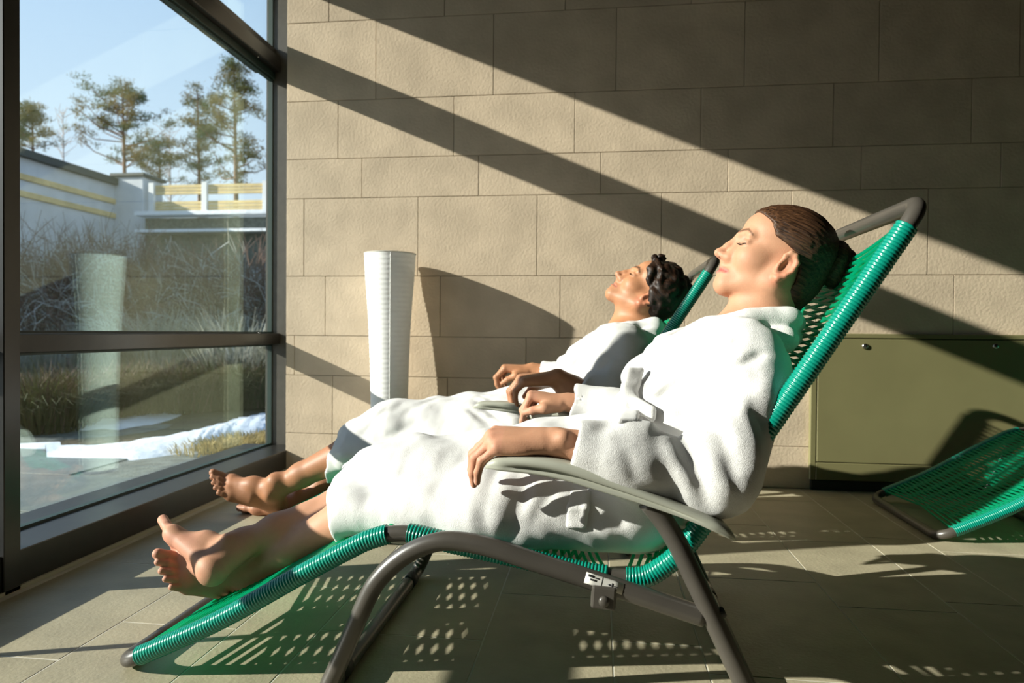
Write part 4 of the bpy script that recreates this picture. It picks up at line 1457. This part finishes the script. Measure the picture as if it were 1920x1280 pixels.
def foot_tint(V, col, Ls, c, amt=.45):
    for Lf in Ls:
        q = Lf.inv(V)
        ins = (np.abs(q[:, 1]) < .06) & (q[:, 0] > -.02) & (q[:, 0] < .26) & (q[:, 2] < .1)
        mk = np.maximum.reduce([ins * np.clip((.016 - q[:, 2]) / .015, 0, 1), ins * np.clip((q[:, 0] - .165) / .03, 0, 1), ins * np.clip((.030 - q[:, 0]) / .03, 0, 1)]) * amt
        col = col * (1 - mk[:, None]) + np.array(c) * mk[:, None]
    return col

def hand_tint(V, col, Ls, c, amt=.3):
    for Lf in Ls:
        q = Lf.inv(V)
        mk = ((np.abs(q[:, 1]) < .06) & (q[:, 0] > .07) & (q[:, 0] < .22) & (np.abs(q[:, 2]) < .14)) * amt
        col = col * (1 - mk[:, None]) + np.array(c) * mk[:, None]
    return col

# ------------------------------------------------------------------ the woman
WY = 1.37
B = BF((.153, .288), (.54, .842), WY)
def Wp(px, py, Y=WY): return P(px, py, Y)
WR = np.array((0.05, WY, 0.0))
yaw = math.radians(4)
hf = np.array([-.88 * math.cos(yaw), .88 * math.sin(yaw), .48]); hu = np.array([.48 * math.cos(yaw), -.48 * math.sin(yaw), .88])
LH = Loc(Wp(1465, 480), frame(hf, hu), 0.985)
hd_ = head_prims(LH)
probe_w = face_probe(hd_, LH)
sk = list(hd_)
nb_ = B(.352, .050, 0)                                   # root of the neck
sk += [rc(LH(-.024, 0, -.050), nb_, .045, .050, .03), rc(LH(-.008, 0, -.070), B(.335, .082, 0), .034, .036, .03)]
sk += [rc(nb_, B(.29, .07, 0), .055, .07, .04)]
for s in (-1, 1):
    sk += [rc(B(.31, .06, s * .05), B(.295, .06, s * .125), .050, .042, .04),
           rc(B(.27, .07, s * .06), B(.12, .075, s * .055), .068, .068, .05), rc(B(.12, .085, s * .055), B(.0, .09, s * .07), .074, .085, .05)]
# left (near) arm
shL = B(.285, .070, -.145); elL = Wp(1340, 893, 1.100); wrL = Wp(1046, 829, 1.075); knL = Wp(932, 826, 1.075)
sk += chain([shL, elL, wrL + (elL - wrL) * .35, wrL], [.040, .035, .033, .0225], .012)
LHL = Loc(wrL + np.array((-.014, 0, .001)), frame(knL - wrL, np.array((0.02, -0.30, 1.0))), 1.0, -1)
hp, tipsL = hand_prims(LHL, [(46, 30, 16), (48, 34, 16), (46, 32, 16), (42, 28, 14)], (5, 1.5, -2.5, -7), [(.016, .020, -.010), (.046, .042, -.022), (.068, .050, -.040), (.084, .050, -.060)], rs=.92)
sk += hp
sk.append(sp(wrL + np.array((.010, -.018, .010)), .0105, .012))
# right (far) arm
shR = B(.285, .070, .145); wrR = Wp(1066, 754, 1.655); knR = Wp(1003, 742, 1.665)
elR = np.array([elL[0] - .01, 1.64, elL[2] + .015])
sk += chain([shR, elR, wrR + (elR - wrR) * .35, wrR], [.040, .035, .033, .0225], .012)
LHR = Loc(wrR + np.array((-.004, 0, .0)), frame(knR - wrR, np.array((0.1, 0.05, 1.0))), 0.95, 1)
hp, tipsR = hand_prims(LHR, [(74, 16, 8), (70, 42, 20), (70, 48, 24), (66, 52, 26)], (3, 0, -4, -9), [(.016, .020, -.012), (.046, .040, -.022), (.076, .040, -.034), (.096, .034, -.044)], rs=.92)
sk += hp
# legs, crossed at the ankles, right over left
hipL, hipR = B(-.01, .080, -.085), B(-.01, .080, .085)
kneeL = Wp(752, 893, 1.300); kneeR = Wp(740, 898, 1.44)
anL = Wp(470, 1076, 1.345); anR = Wp(440, 1026, 1.310)
def leg(hip, kn, an):
    return chain([hip, kn], [.072, .050], .02) + chain([kn, kn + (an - kn) * .35 + np.array((0.006, 0, -.010)), kn + (an - kn) * .75, an], [.048, .043, .030, .0245], .02)
sk += leg(hipL, kneeL, anL) + leg(hipR, kneeR, anR)
heel, toe = Wp(385, 1074, 1.255), Wp(285, 978, 1.365)    # right foot: sole and big toe towards the camera
RF = frame(toe - heel, anR - heel + np.array((0.02, .02, .02)))
LFR = Loc(anR - RF @ np.array((.043, 0, .086)) * .95, RF, 0.95, 1)
sk += foot_prims(LFR, .012)
heel, toe = Wp(438, 1112, 1.365), Wp(314, 1080, 1.275)   # left foot underneath
RF = frame(toe - heel, anL - heel + np.array((-.02, -.05, .03)))
LFL = Loc(anL - RF @ np.array((.043, 0, .082)) * .93, RF, 0.93, -1)
sk += foot_prims(LFL, .004)
SKIN_W = (0.50, 0.258, 0.155)
def tint_w(V):
    col = face_tint(V, LH, False, SKIN_W, probe_w)
    nail_tint(V, col, LHL, tipsL); nail_tint(V, col, LHR, tipsR)
    col = foot_tint(V, col, (LFR, LFL), (.58, .27, .19))
    return hand_tint(V, col, (LHL, LHR), (.60, .27, .19))

# bathrobe: sleeves and their cuffs first, then the rest
rb = []
cuL = Wp(1074, 835, 1.075); cuR = Wp(1076, 756, 1.655)
dL = (cuL - elL) / np.linalg.norm(cuL - elL); dR = (cuR - elR) / np.linalg.norm(cuR - elR)
rb += chain([shL, elL, elL + (cuL - elL) * .55, cuL + (elL - cuL) * .04], [.062, .052, .049, .040], .04)
rb += chain([shR, elR, elR + (cuR - elR) * .55, cuR + (elR - cuR) * .04], [.064, .060, .052, .042], .04)
rb += cuff(cuL, dL, .040) + cuff(cuR, dR, .042)
rb += [ell(Wp(1338, 908, 1.098), (.046, .046, .042), None, .04), rc(Wp(1415, 725, 1.185), Wp(1366, 845, 1.12), .056, .052, .04)]
for s in (-1, 1):
    rb += [rc(B(.00, .098, s * .085), B(.13, .098, s * .075), .108, .098, .03), rc(B(.13, .098, s * .075), B(.265, .072, s * .080), .098, .082, .03),
           rc(B(.285, .060, s * .06), B(.282, .066, s * .135), .070, .060, .04),
           ell(B(.200, .130, s * .068), (.064, .060, .064), None, .05)]
midk = (kneeL + kneeR) / 2
hemX = float(Wp(625, 940, 1.33)[0])
def at_hem(kn, an):
    t = (hemX - kn[0]) / (an[0] - kn[0])
    return kn + (an - kn) * t
hmL, hmR = at_hem(kneeL, anL), at_hem(kneeR, anR)
rb += [rc(hipL, kneeL, .104, .068, .05), rc(hipR, kneeR, .104, .068, .05),
       rc(B(.02, .14, 0), midk + np.array((0.02, 0, .005)), .080, .060, .06),
       rc(kneeL, hmL + (anL - hmL) * .2, .068, .060, .04), rc(kneeR, hmR + (anR - hmR) * .2, .068, .060, .04),
       rc(midk, (hmL + hmR) / 2 + np.array((-.03, 0, 0)), .064, .058, .05),
       rc(Wp(600, 968, 1.215), Wp(900, 955, 1.190), .034, .060, .06), rc(Wp(900, 955, 1.190), Wp(1180, 948, 1.190), .060, .074, .06),
       rc(Wp(600, 955, 1.30), Wp(900, 965, 1.30), .050, .06, .05),
       rc(Wp(620, 930, 1.45), Wp(900, 930, 1.52), .040, .07, .06)]
# shawl collar: a thick band round the neck and down the front
for s in (-1, 1):
    inner = [B(.405, .006, s * .02), B(.398, .026, s * .062), B(.352, .085, s * .074), B(.300, .135, s * .056), B(.235, .178, s * .022), B(.165, .198, -s * .012)]
    outer = [B(.375, -.004, s * .03), B(.355, .020, s * .100), B(.315, .080, s * .112), B(.265, .135, s * .092), B(.210, .178, s * .055), B(.150, .196, s * .012)]
    rb += chain(inner, [.021, .023, .022, .022, .021, .018], .014)
    rb += chain(outer, [.021, .025, .026, .026, .025, .021], .007)
rb += [rc(LH(-.016, 0, -.06), B(.335, .070, 0), .052, .056, .012, 's'), rc(B(.345, .100, 0), B(.302, .150, .006), .038, .024, .012, 's')]
# hem
rb.append(half(Wp(614, 940, 1.205), (1.0, .24, .12), 's', .008, lo=(-1.2, 1.0, 0), hi=(hemX + .14, 1.8, .7)))
for hm, kn in ((hmL, kneeL), (hmR, kneeR)):
    d = (kn - hm) / np.linalg.norm(kn - hm)
    rb.append(rc(hm + d * .03, hm - d * .12, .050, .054, .010, 's'))
rb.append(rc((hmL + hmR) / 2 + np.array((.02, 0, 0)), (hmL + hmR) / 2 - np.array((.12, 0, .03)), .045, .05, .010, 's'))

sf = surf_of(rb, .95, 1.75)
wn1 = wave_noise(3, 9, .09, .20, .0055); wn2 = wave_noise(4, 14, .03, .06, .0010)
base_n = lambda X: wn1(X) + wn2(X)
FL = []
for x0, y0, x1, y1, w, a in [
        # lap and the hanging side (positive = valley)
        (932, 880, 905, 985, .015, .006), (990, 895, 960, 1000, .014, .005), (1045, 912, 985, 985, .013, .005), (872, 842, 850, 960, .018, .004),
        (960, 890, 930, 990, .013, -.006), (1015, 905, 985, 990, .013, -.0045), (770, 845, 745, 960, .020, .004), (820, 838, 800, 950, .018, -.004),
        (700, 872, 690, 960, .016, .003), (640, 900, 760, 850, .014, .003), (1120, 955, 1180, 985, .014, .005), (1060, 990, 1150, 1000, .012, -.004),
        # sleeve
        (1225, 825, 1268, 935, .014, .0055), (1280, 830, 1335, 945, .014, .0065), (1172, 840, 1195, 905, .012, .0035), (1330, 790, 1400, 890, .015, .0065),
        (1255, 830, 1300, 940, .013, -.004), (1305, 815, 1365, 915, .013, -.004), (1395, 765, 1440, 800, .014, .006), (1320, 775, 1430, 700, .016, .006),
        (1385, 730, 1420, 850, .013, -.005), (1400, 700, 1300, 790, .015, .005), (1360, 850, 1385, 930, .012, .005),
        # bodice
        (1200, 735, 1245, 800, .009, .010), (1290, 712, 1195, 772, .010, .008), (1385, 700, 1262, 765, .010, .009), (1340, 765, 1235, 805, .012, .008),
        (1492, 648, 1405, 676, .010, .008), (1420, 672, 1300, 726, .010, .010), (1315, 720, 1210, 780, .010, .010), (1440, 612, 1375, 645, .008, .008), (1260, 760, 1215, 800, .010, -.006),
        (1380, 720, 1280, 775, .009, .009), (1345, 640, 1240, 700, .007, .009), (1240, 700, 1195, 750, .007, .009), (1165, 795, 1110, 812, .010, .004)]:
    FL.append((sf(x0, y0), sf(x1, y1), w, a))
woman = make_person('woman in a white bathrobe with brown hair in a bun, lying on the nearest lounger', tuple(WR),
                    sk, 0.0023, M_SKIN_W, SKIN_W, tint_w, rb, 0.0036, fold_field(FL, base_n))
lashes(LH, probe_w, woman, WR)

# hair, drawn back smooth into a bun
LINE_W = [(-.12, -.055), (-.085, -.040), (-.062, -.036), (-.040, -.040), (-.020, -.034), (-.006, -.026), (.006, -.010), (.012, .010), (.0165, .034), (.038, .052), (.050, .077), (.060, .12), (.12, .2)]
hs = skull(LH, .0045) + [ell(LH(-.048, 0, -.030), np.array((.042, .056, .050)), LH.rot(), .03), rc(LH(-.042, 0, -.045), LH(-.054, 0, -.080), .042, .026, .02), fn(hair_cut(LH, LINE_W), 'i', .005)]
hw = wave_noise(21, 16, .004, .010, .0007, (.10, 1, 1))
V, Q = sdf_mesh(hs, 0.0020, lambda X: hw(LH.inv(X.astype(float))).astype(F32))
local_obj('hair', relax(V, Q, 2), Q, LH, M_HAIR_W, woman, WR)
bn = []
bc = np.array((-.092, 0, .030))
axis = frame((-.92, 0, .38), (0, 1, 0))
for ring, (rad, rr, offx) in enumerate([(.022, .0155, .000), (.011, .0150, .016)]):
    th = np.linspace(0, 2 * math.pi, 15)
    pts = [LH(*(bc + axis @ np.array((offx + .004 * math.sin(t * 2 + ring), rad * math.cos(t) * 1.35, rad * math.sin(t) * 1.15)))) for t in th]
    bn += chain(pts, [rr * (1 + .10 * math.sin(3 * t)) for t in th], .006)
V, Q = sdf_mesh(bn, 0.0022, lambda X: hw(LH.inv(X.astype(float))[:, [1, 0, 2]]).astype(F32))
local_obj('hair_bun', relax(V, Q, 2), Q, LH, M_HAIR_W, woman, WR)

# belt with a knot, and the band of the pocket on the near side
bl = []
kn = sf(1178, 752) + np.array((0, -.006, .003))
def on(px, py, d=.002): return sf(px, py) + np.array((0, -d, d))
for o_ in (-.010, -.005, 0, .005, .010):
    z_ = np.array((0, 0, o_ * .8)); x_ = np.array((o_, o_ * .4, 0))
    bl += chain([on(1222, 778) + z_, kn + z_], [.0055, .006], .006)
    bl += chain([kn + x_ * .6, on(1182, 776) + x_, on(1176, 792) + x_ * 1.2], [.006, .006, .005], .005)
    bl += chain([kn + x_ * .5, kn + x_ + (.004, .004, .026), kn + x_ * 1.1 + (.012, .010, .052)], [.006, .006, .0055], .006)
bl += [ell(kn, (.018, .013, .017), None, .012)]
V, Q = sdf_mesh(bl, 0.0026, lambda X: wn2(X))
link('robe_belt', np_mesh('robe_belt', relax(V, Q, 3) - WR, Q), M_TERRY, woman)
pk = []
for px in (1072, 1080, 1088, 1096, 1102):
    pk += chain([on(px, 922, -.003), on(px - 4, 950, -.003), on(px - 7, 982, -.003)], [.0048, .0048, .0048], .006)
V, Q = sdf_mesh(pk, 0.0020)
link('pocket_band', np_mesh('pocket_band', relax(V, Q, 3) - WR, Q), M_TERRY, woman)
# ------------------------------------------------------------------ the man
MY = 2.190
Bm = BF((.153 + CM[0], .288), (.54, .842), MY)
def Mp(px, py, Y=2.215): return P(px, py, Y - .025)
MR = np.array((-0.12, MY, 0.0))
yaw = math.radians(1)
c_, s_ = .593, .805
hf = np.array([-c_ * math.cos(yaw), c_ * math.sin(yaw), s_]); hu = np.array([s_ * math.cos(yaw), -s_ * math.sin(yaw), c_])
LM = Loc(Mp(1222, 548), frame(hf, hu), 1.03)
hd_ = head_prims(LM, True)
probe_m = face_probe(hd_, LM)
sm = list(hd_)
nbm = Bm(.345, .055, 0)
sm += [rc(LM(-.020, 0, -.050), nbm, .052, .058, .03), rc(LM(.002, 0, -.075), Bm(.325, .098, 0), .042, .046, .03)]
sm += [rc(nbm, Bm(.28, .075, 0), .062, .075, .04)]
for s in (-1, 1):
    sm += [rc(Bm(.30, .065, s * .05), Bm(.285, .065, s * .150), .058, .05, .04),
           rc(Bm(.26, .075, s * .07), Bm(.12, .08, s * .06), .074, .072, .05), rc(Bm(.12, .095, s * .06), Bm(.0, .095, s * .07), .082, .088, .05)]
shN = Bm(.275, .075, -.175); wrN = Mp(1046, 710, 1.905); knN = Mp(988, 712, 1.905); elN = np.array([elL[0] + CM[0] - .01, 1.93, elL[2] + .005]) - np.array((0, .025, 0))
sm += chain([shN, elN, wrN + (elN - wrN) * .35, wrN], [.048, .042, .040, .028], .012)
LNH = Loc(wrN + np.array((-.006, 0, 0)), frame(knN - wrN, np.array((0.05, -0.15, 1.0))), 1.06, -1)
hp, tipsN = hand_prims(LNH, [(44, 44, 22), (48, 46, 24), (48, 44, 22), (44, 40, 20)], (5, 1, -3, -8), [(.016, .020, -.010), (.046, .042, -.022), (.070, .050, -.038), (.088, .048, -.056)], rs=.98)
sm += hp
shF = Bm(.275, .075, .175); wrF = Mp(999, 694, 2.525); knF = Mp(950, 690, 2.525); elF = np.array([elN[0], 2.475, elN[2] + .01])
sm += chain([shF, elF, wrF + (elF - wrF) * .35, wrF], [.048, .042, .040, .028], .012)
LFH = Loc(wrF + np.array((-.006, 0, 0)), frame(knF - wrF, np.array((0.1, 0.0, 1.0))), 1.06, 1)
hp, tipsF = hand_prims(LFH, [(50, 50, 26), (54, 52, 28), (54, 50, 26), (50, 46, 22)], (4, 0, -4, -9), [(.016, .020, -.012), (.046, .040, -.020), (.074, .040, -.036), (.092, .034, -.050)], rs=.98)
sm += hp
hpL, hpR = Bm(-.01, .085, -.09), Bm(-.01, .085, .09)
knML, knMR = Mp(735, 795, 2.12), Mp(740, 798, 2.32)
anML, anMR = Mp(510, 921, 2.13), Mp(562, 946, 2.20)
sm += chain([hpL, knML], [.080, .056], .02) + chain([knML, knML + (anML - knML) * .35 + np.array((.008, 0, -.010)), knML + (anML - knML) * .75, anML], [.054, .054, .038, .032], .02)
sm += chain([hpR, knMR], [.080, .056], .02) + chain([knMR, knMR + (anMR - knMR) * .35 + np.array((.008, 0, -.010)), knMR + (anMR - knMR) * .75, anMR], [.054, .054, .038, .032], .02)
heel, toe = Mp(516, 955, 2.135), Mp(380, 904, 2.075)
RF = frame(toe - heel, np.array((.25, -.45, .85)))
LML = Loc(anML - RF @ np.array((.043, 0, .062)) * 1.08, RF, 1.08, -1)
sm += foot_prims(LML, .008)
heel, toe = Mp(548, 958, 2.17), Mp(404, 950, 2.20)
RF = frame(toe - heel, np.array((.15, .62, .78)))
LMR = Loc(anMR - RF @ np.array((.043, 0, .052)) * 1.06, RF, 1.06, 1)
sm += foot_prims(LMR, .006)
SKIN_M = (0.46, 0.215, 0.110)
def tint_m(V):
    col = face_tint(V, LM, True, SKIN_M, probe_m)
    q = LM.inv(V)
    beard = ((q[:, 2] < -.045) & (q[:, 2] > -.13) & (q[:, 0] > .0)) * .16
    col = col * (1 - beard[:, None]) + np.array((.22, .13, .085)) * beard[:, None]
    nail_tint(V, col, LNH, tipsN, (.55, .30, .22)); nail_tint(V, col, LFH, tipsF, (.55, .30, .22))
    legs = (np.clip((Mp(700, 860)[0] - V[:, 0]) / .05, 0, 1) * .5)
    col = col * (1 - legs[:, None]) + np.array((.34, .155, .080)) * legs[:, None]
    dark = ((V[:, 1] < 2.02) & (V[:, 0] > wrN[0] - .3) & (V[:, 2] > .35) & (V[:, 2] < .62)) * .35  # shade on the near forearm and hand, put into the skin colour
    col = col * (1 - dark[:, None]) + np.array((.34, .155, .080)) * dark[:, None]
    col = foot_tint(V, col, (LML, LMR), (.42, .20, .125), .4)
    return hand_tint(V, col, (LNH, LFH), (.44, .21, .13), .3)

rm = []
cuN = wrN + (elN - wrN) * .42; cuF = wrF + (elF - wrF) * .10
dN = (cuN - elN) / np.linalg.norm(cuN - elN); dF = (cuF - elF) / np.linalg.norm(cuF - elF)
rm += chain([shN, elN, cuN + (elN - cuN) * .05], [.074, .066, .052], .04) + chain([shF, elF, elF + (cuF - elF) * .6, cuF + (elF - cuF) * .05], [.074, .066, .056, .046], .04)
rm += cuff(cuN, dN, .052) + cuff(cuF, dF, .046)
for s in (-1, 1):
    rm += [rc(Bm(.00, .100, s * .085), Bm(.13, .102, s * .080), .112, .104, .03), rc(Bm(.13, .102, s * .080), Bm(.255, .080, s * .095), .104, .092, .03),
           rc(Bm(.280, .062, s * .06), Bm(.275, .070, s * .160), .074, .068, .04), ell(Bm(.215, .115, s * .075), (.07, .066, .07), None, .05)]
midm = (knML + knMR) / 2
hmx = float(Mp(648, 840, 2.2)[0])
def hem_m(kn, an):
    return kn + (an - kn) * ((hmx - kn[0]) / (an[0] - kn[0]))
h1, h2 = hem_m(knML, anML), hem_m(knMR, anMR)
rm += [rc(hpL, knML, .108, .072, .05), rc(hpR, knMR, .108, .072, .05), rc(Bm(.02, .13, 0), midm, .085, .066, .06),
       rc(knML, h1 + (anML - h1) * .2, .072, .066, .04), rc(knMR, h2 + (anMR - h2) * .2, .072, .066, .04), rc(midm, (h1 + h2) / 2 + np.array((-.03, 0, 0)), .066, .062, .05),
       rc(Mp(660, 850, 2.06), Mp(950, 820, 2.03), .045, .07, .06), rc(Mp(660, 850, 2.37), Mp(950, 830, 2.39), .045, .07, .06)]
for s in (-1, 1):
    inner = [Bm(.400, .006, s * .02), Bm(.392, .030, s * .070), Bm(.345, .092, s * .082), Bm(.290, .140, s * .060), Bm(.225, .178, s * .022), Bm(.155, .196, -s * .012)]
    outer = [Bm(.370, -.004, s * .03), Bm(.350, .025, s * .108), Bm(.308, .088, s * .120), Bm(.258, .140, s * .096), Bm(.200, .178, s * .055), Bm(.140, .196, s * .012)]
    rm += chain(inner, [.020, .021, .019, .019, .018, .016], .018) + chain(outer, [.020, .023, .022, .021, .020, .017], .020)
rm += [rc(LM(-.014, 0, -.07), Bm(.325, .075, 0), .060, .064, .012, 's'), rc(Bm(.335, .105, 0), Bm(.296, .150, .006), .040, .025, .012, 's')]
rm.append(half((hmx, 2.2, float(Mp(648, 840, 2.2)[2])), (1.0, -.05, -.25), 's', .010, lo=(-1.2, 1.8, 0), hi=(hmx + .10, 2.7, .7)))
for hm, kn in ((h1, knML), (h2, knMR)):
    d = (kn - hm) / np.linalg.norm(kn - hm)
    rm.append(rc(hm + d * .03, hm - d * .14, .056, .060, .010, 's'))
rm.append(rc((h1 + h2) / 2 + np.array((.02, 0, 0)), (h1 + h2) / 2 - np.array((.12, 0, .05)), .048, .055, .010, 's'))
sfm = surf_of(rm, 1.75, 2.7)
FM = []
for x0, y0, x1, y1, w, a in [(1140, 610, 1060, 660, .012, .010), (1060, 660, 1015, 705, .012, .009), (1200, 610, 1130, 690, .012, .011), (1180, 600, 1090, 650, .012, .008), (1130, 690, 1080, 720, .012, .008),
                             (1225, 625, 1190, 690, .012, .009), (760, 760, 690, 790, .014, .007), (830, 745, 760, 775, .014, .006), (900, 742, 990, 790, .010, .009), (890, 750, 960, 800, .010, .010), (870, 765, 930, 800, .010, .008),
                             (905, 752, 975, 795, .008, -.007), (720, 770, 680, 815, .012, .006), (1105, 640, 1060, 690, .012, -.006), (700, 830, 800, 790, .014, .005)]:
    FM.append((sfm(x0, y0), sfm(x1, y1), w, a))
man = make_person('man in a white bathrobe with short dark hair, on the lounger by the wall', tuple(MR),
                  sm, 0.0030, M_SKIN_M, SKIN_M, tint_m, rm, 0.0046, fold_field(FM, base_n))
lashes(LM, probe_m, man, MR)
# tousled hair: a cap with many curved locks
LINE_M = [(-.12, -.050), (-.085, -.035), (-.060, -.030), (-.040, -.032), (-.020, -.026), (-.010, .006), (.006, .022), (.030, .040), (.050, .062), (.060, .085), (.07, .14), (.12, .2)]
hm_ = skull(LM, .007) + [ell(LM(-.045, 0, -.030), np.array((.044, .056, .048)), LM.rot(), .03), rc(LM(-.040, 0, -.045), LM(-.055, 0, -.085), .044, .026, .02)]
hm_.append(fn(hair_cut(LM, LINE_M), 'i', .006))
r_ = np.random.default_rng(5)
for i in range(95):
    th = r_.uniform(-1.9, 1.9); ph = r_.uniform(-.5, 2.5)
    d = np.array((math.cos(ph) * math.cos(th), math.sin(th), math.sin(ph) * math.cos(th)))
    q = np.array((-.007, 0, .026)) + d * np.array((.087, .074, .074))
    lim = np.interp(q[2], [p[0] for p in LINE_M], [p[1] for p in LINE_M])
    if q[0] > lim - .006 or (q[2] < -.02 and q[0] > -.03): continue
    tang = np.cross(d, r_.normal(size=3)); tang /= np.linalg.norm(tang)
    tang = tang * .35 + np.array((-.45, 0, -.4)) - d * (d @ np.array((-.45, 0, -.4))); tang /= np.linalg.norm(tang)
    ln = r_.uniform(.034, .060)
    side = np.cross(d, tang) * r_.uniform(-.012, .012)
    p0, p1, p2 = q - d * .004, q + tang * ln * .5 + d * r_.uniform(.002, .006) + side, q + tang * ln + d * r_.uniform(-.004, .002)
    hm_ += chain([LM(*p0), LM(*p1), LM(*p2)], [.0080, .0074, .0040], .0120)
for (a, b, c) in [((.060, .01, .066), (.072, .016, .082), (.066, .020, .094)), ((.066, .03, .056), (.080, .036, .066), (.084, .040, .060)), ((.056, -.02, .070), (.068, -.02, .086), (.060, -.022, .096)), ((.050, .04, .058), (.062, .05, .062), (.066, .052, .050)),
                  ((.062, .055, .040), (.060, .064, .030), (.050, .068, .020)), ((.040, .066, .024), (.036, .072, .010), (.024, .073, .000)), ((.048, .060, .046), (.052, .068, .036), (.044, .072, .024))]:
    hm_ += chain([LM(*a), LM(*b), LM(*c)], [.0085, .0065, .0030], .012)
V, Q = sdf_mesh(hm_, 0.0026)
local_obj('hair', relax(V, Q, 2), Q, LM, M_HAIR_M, man, MR)
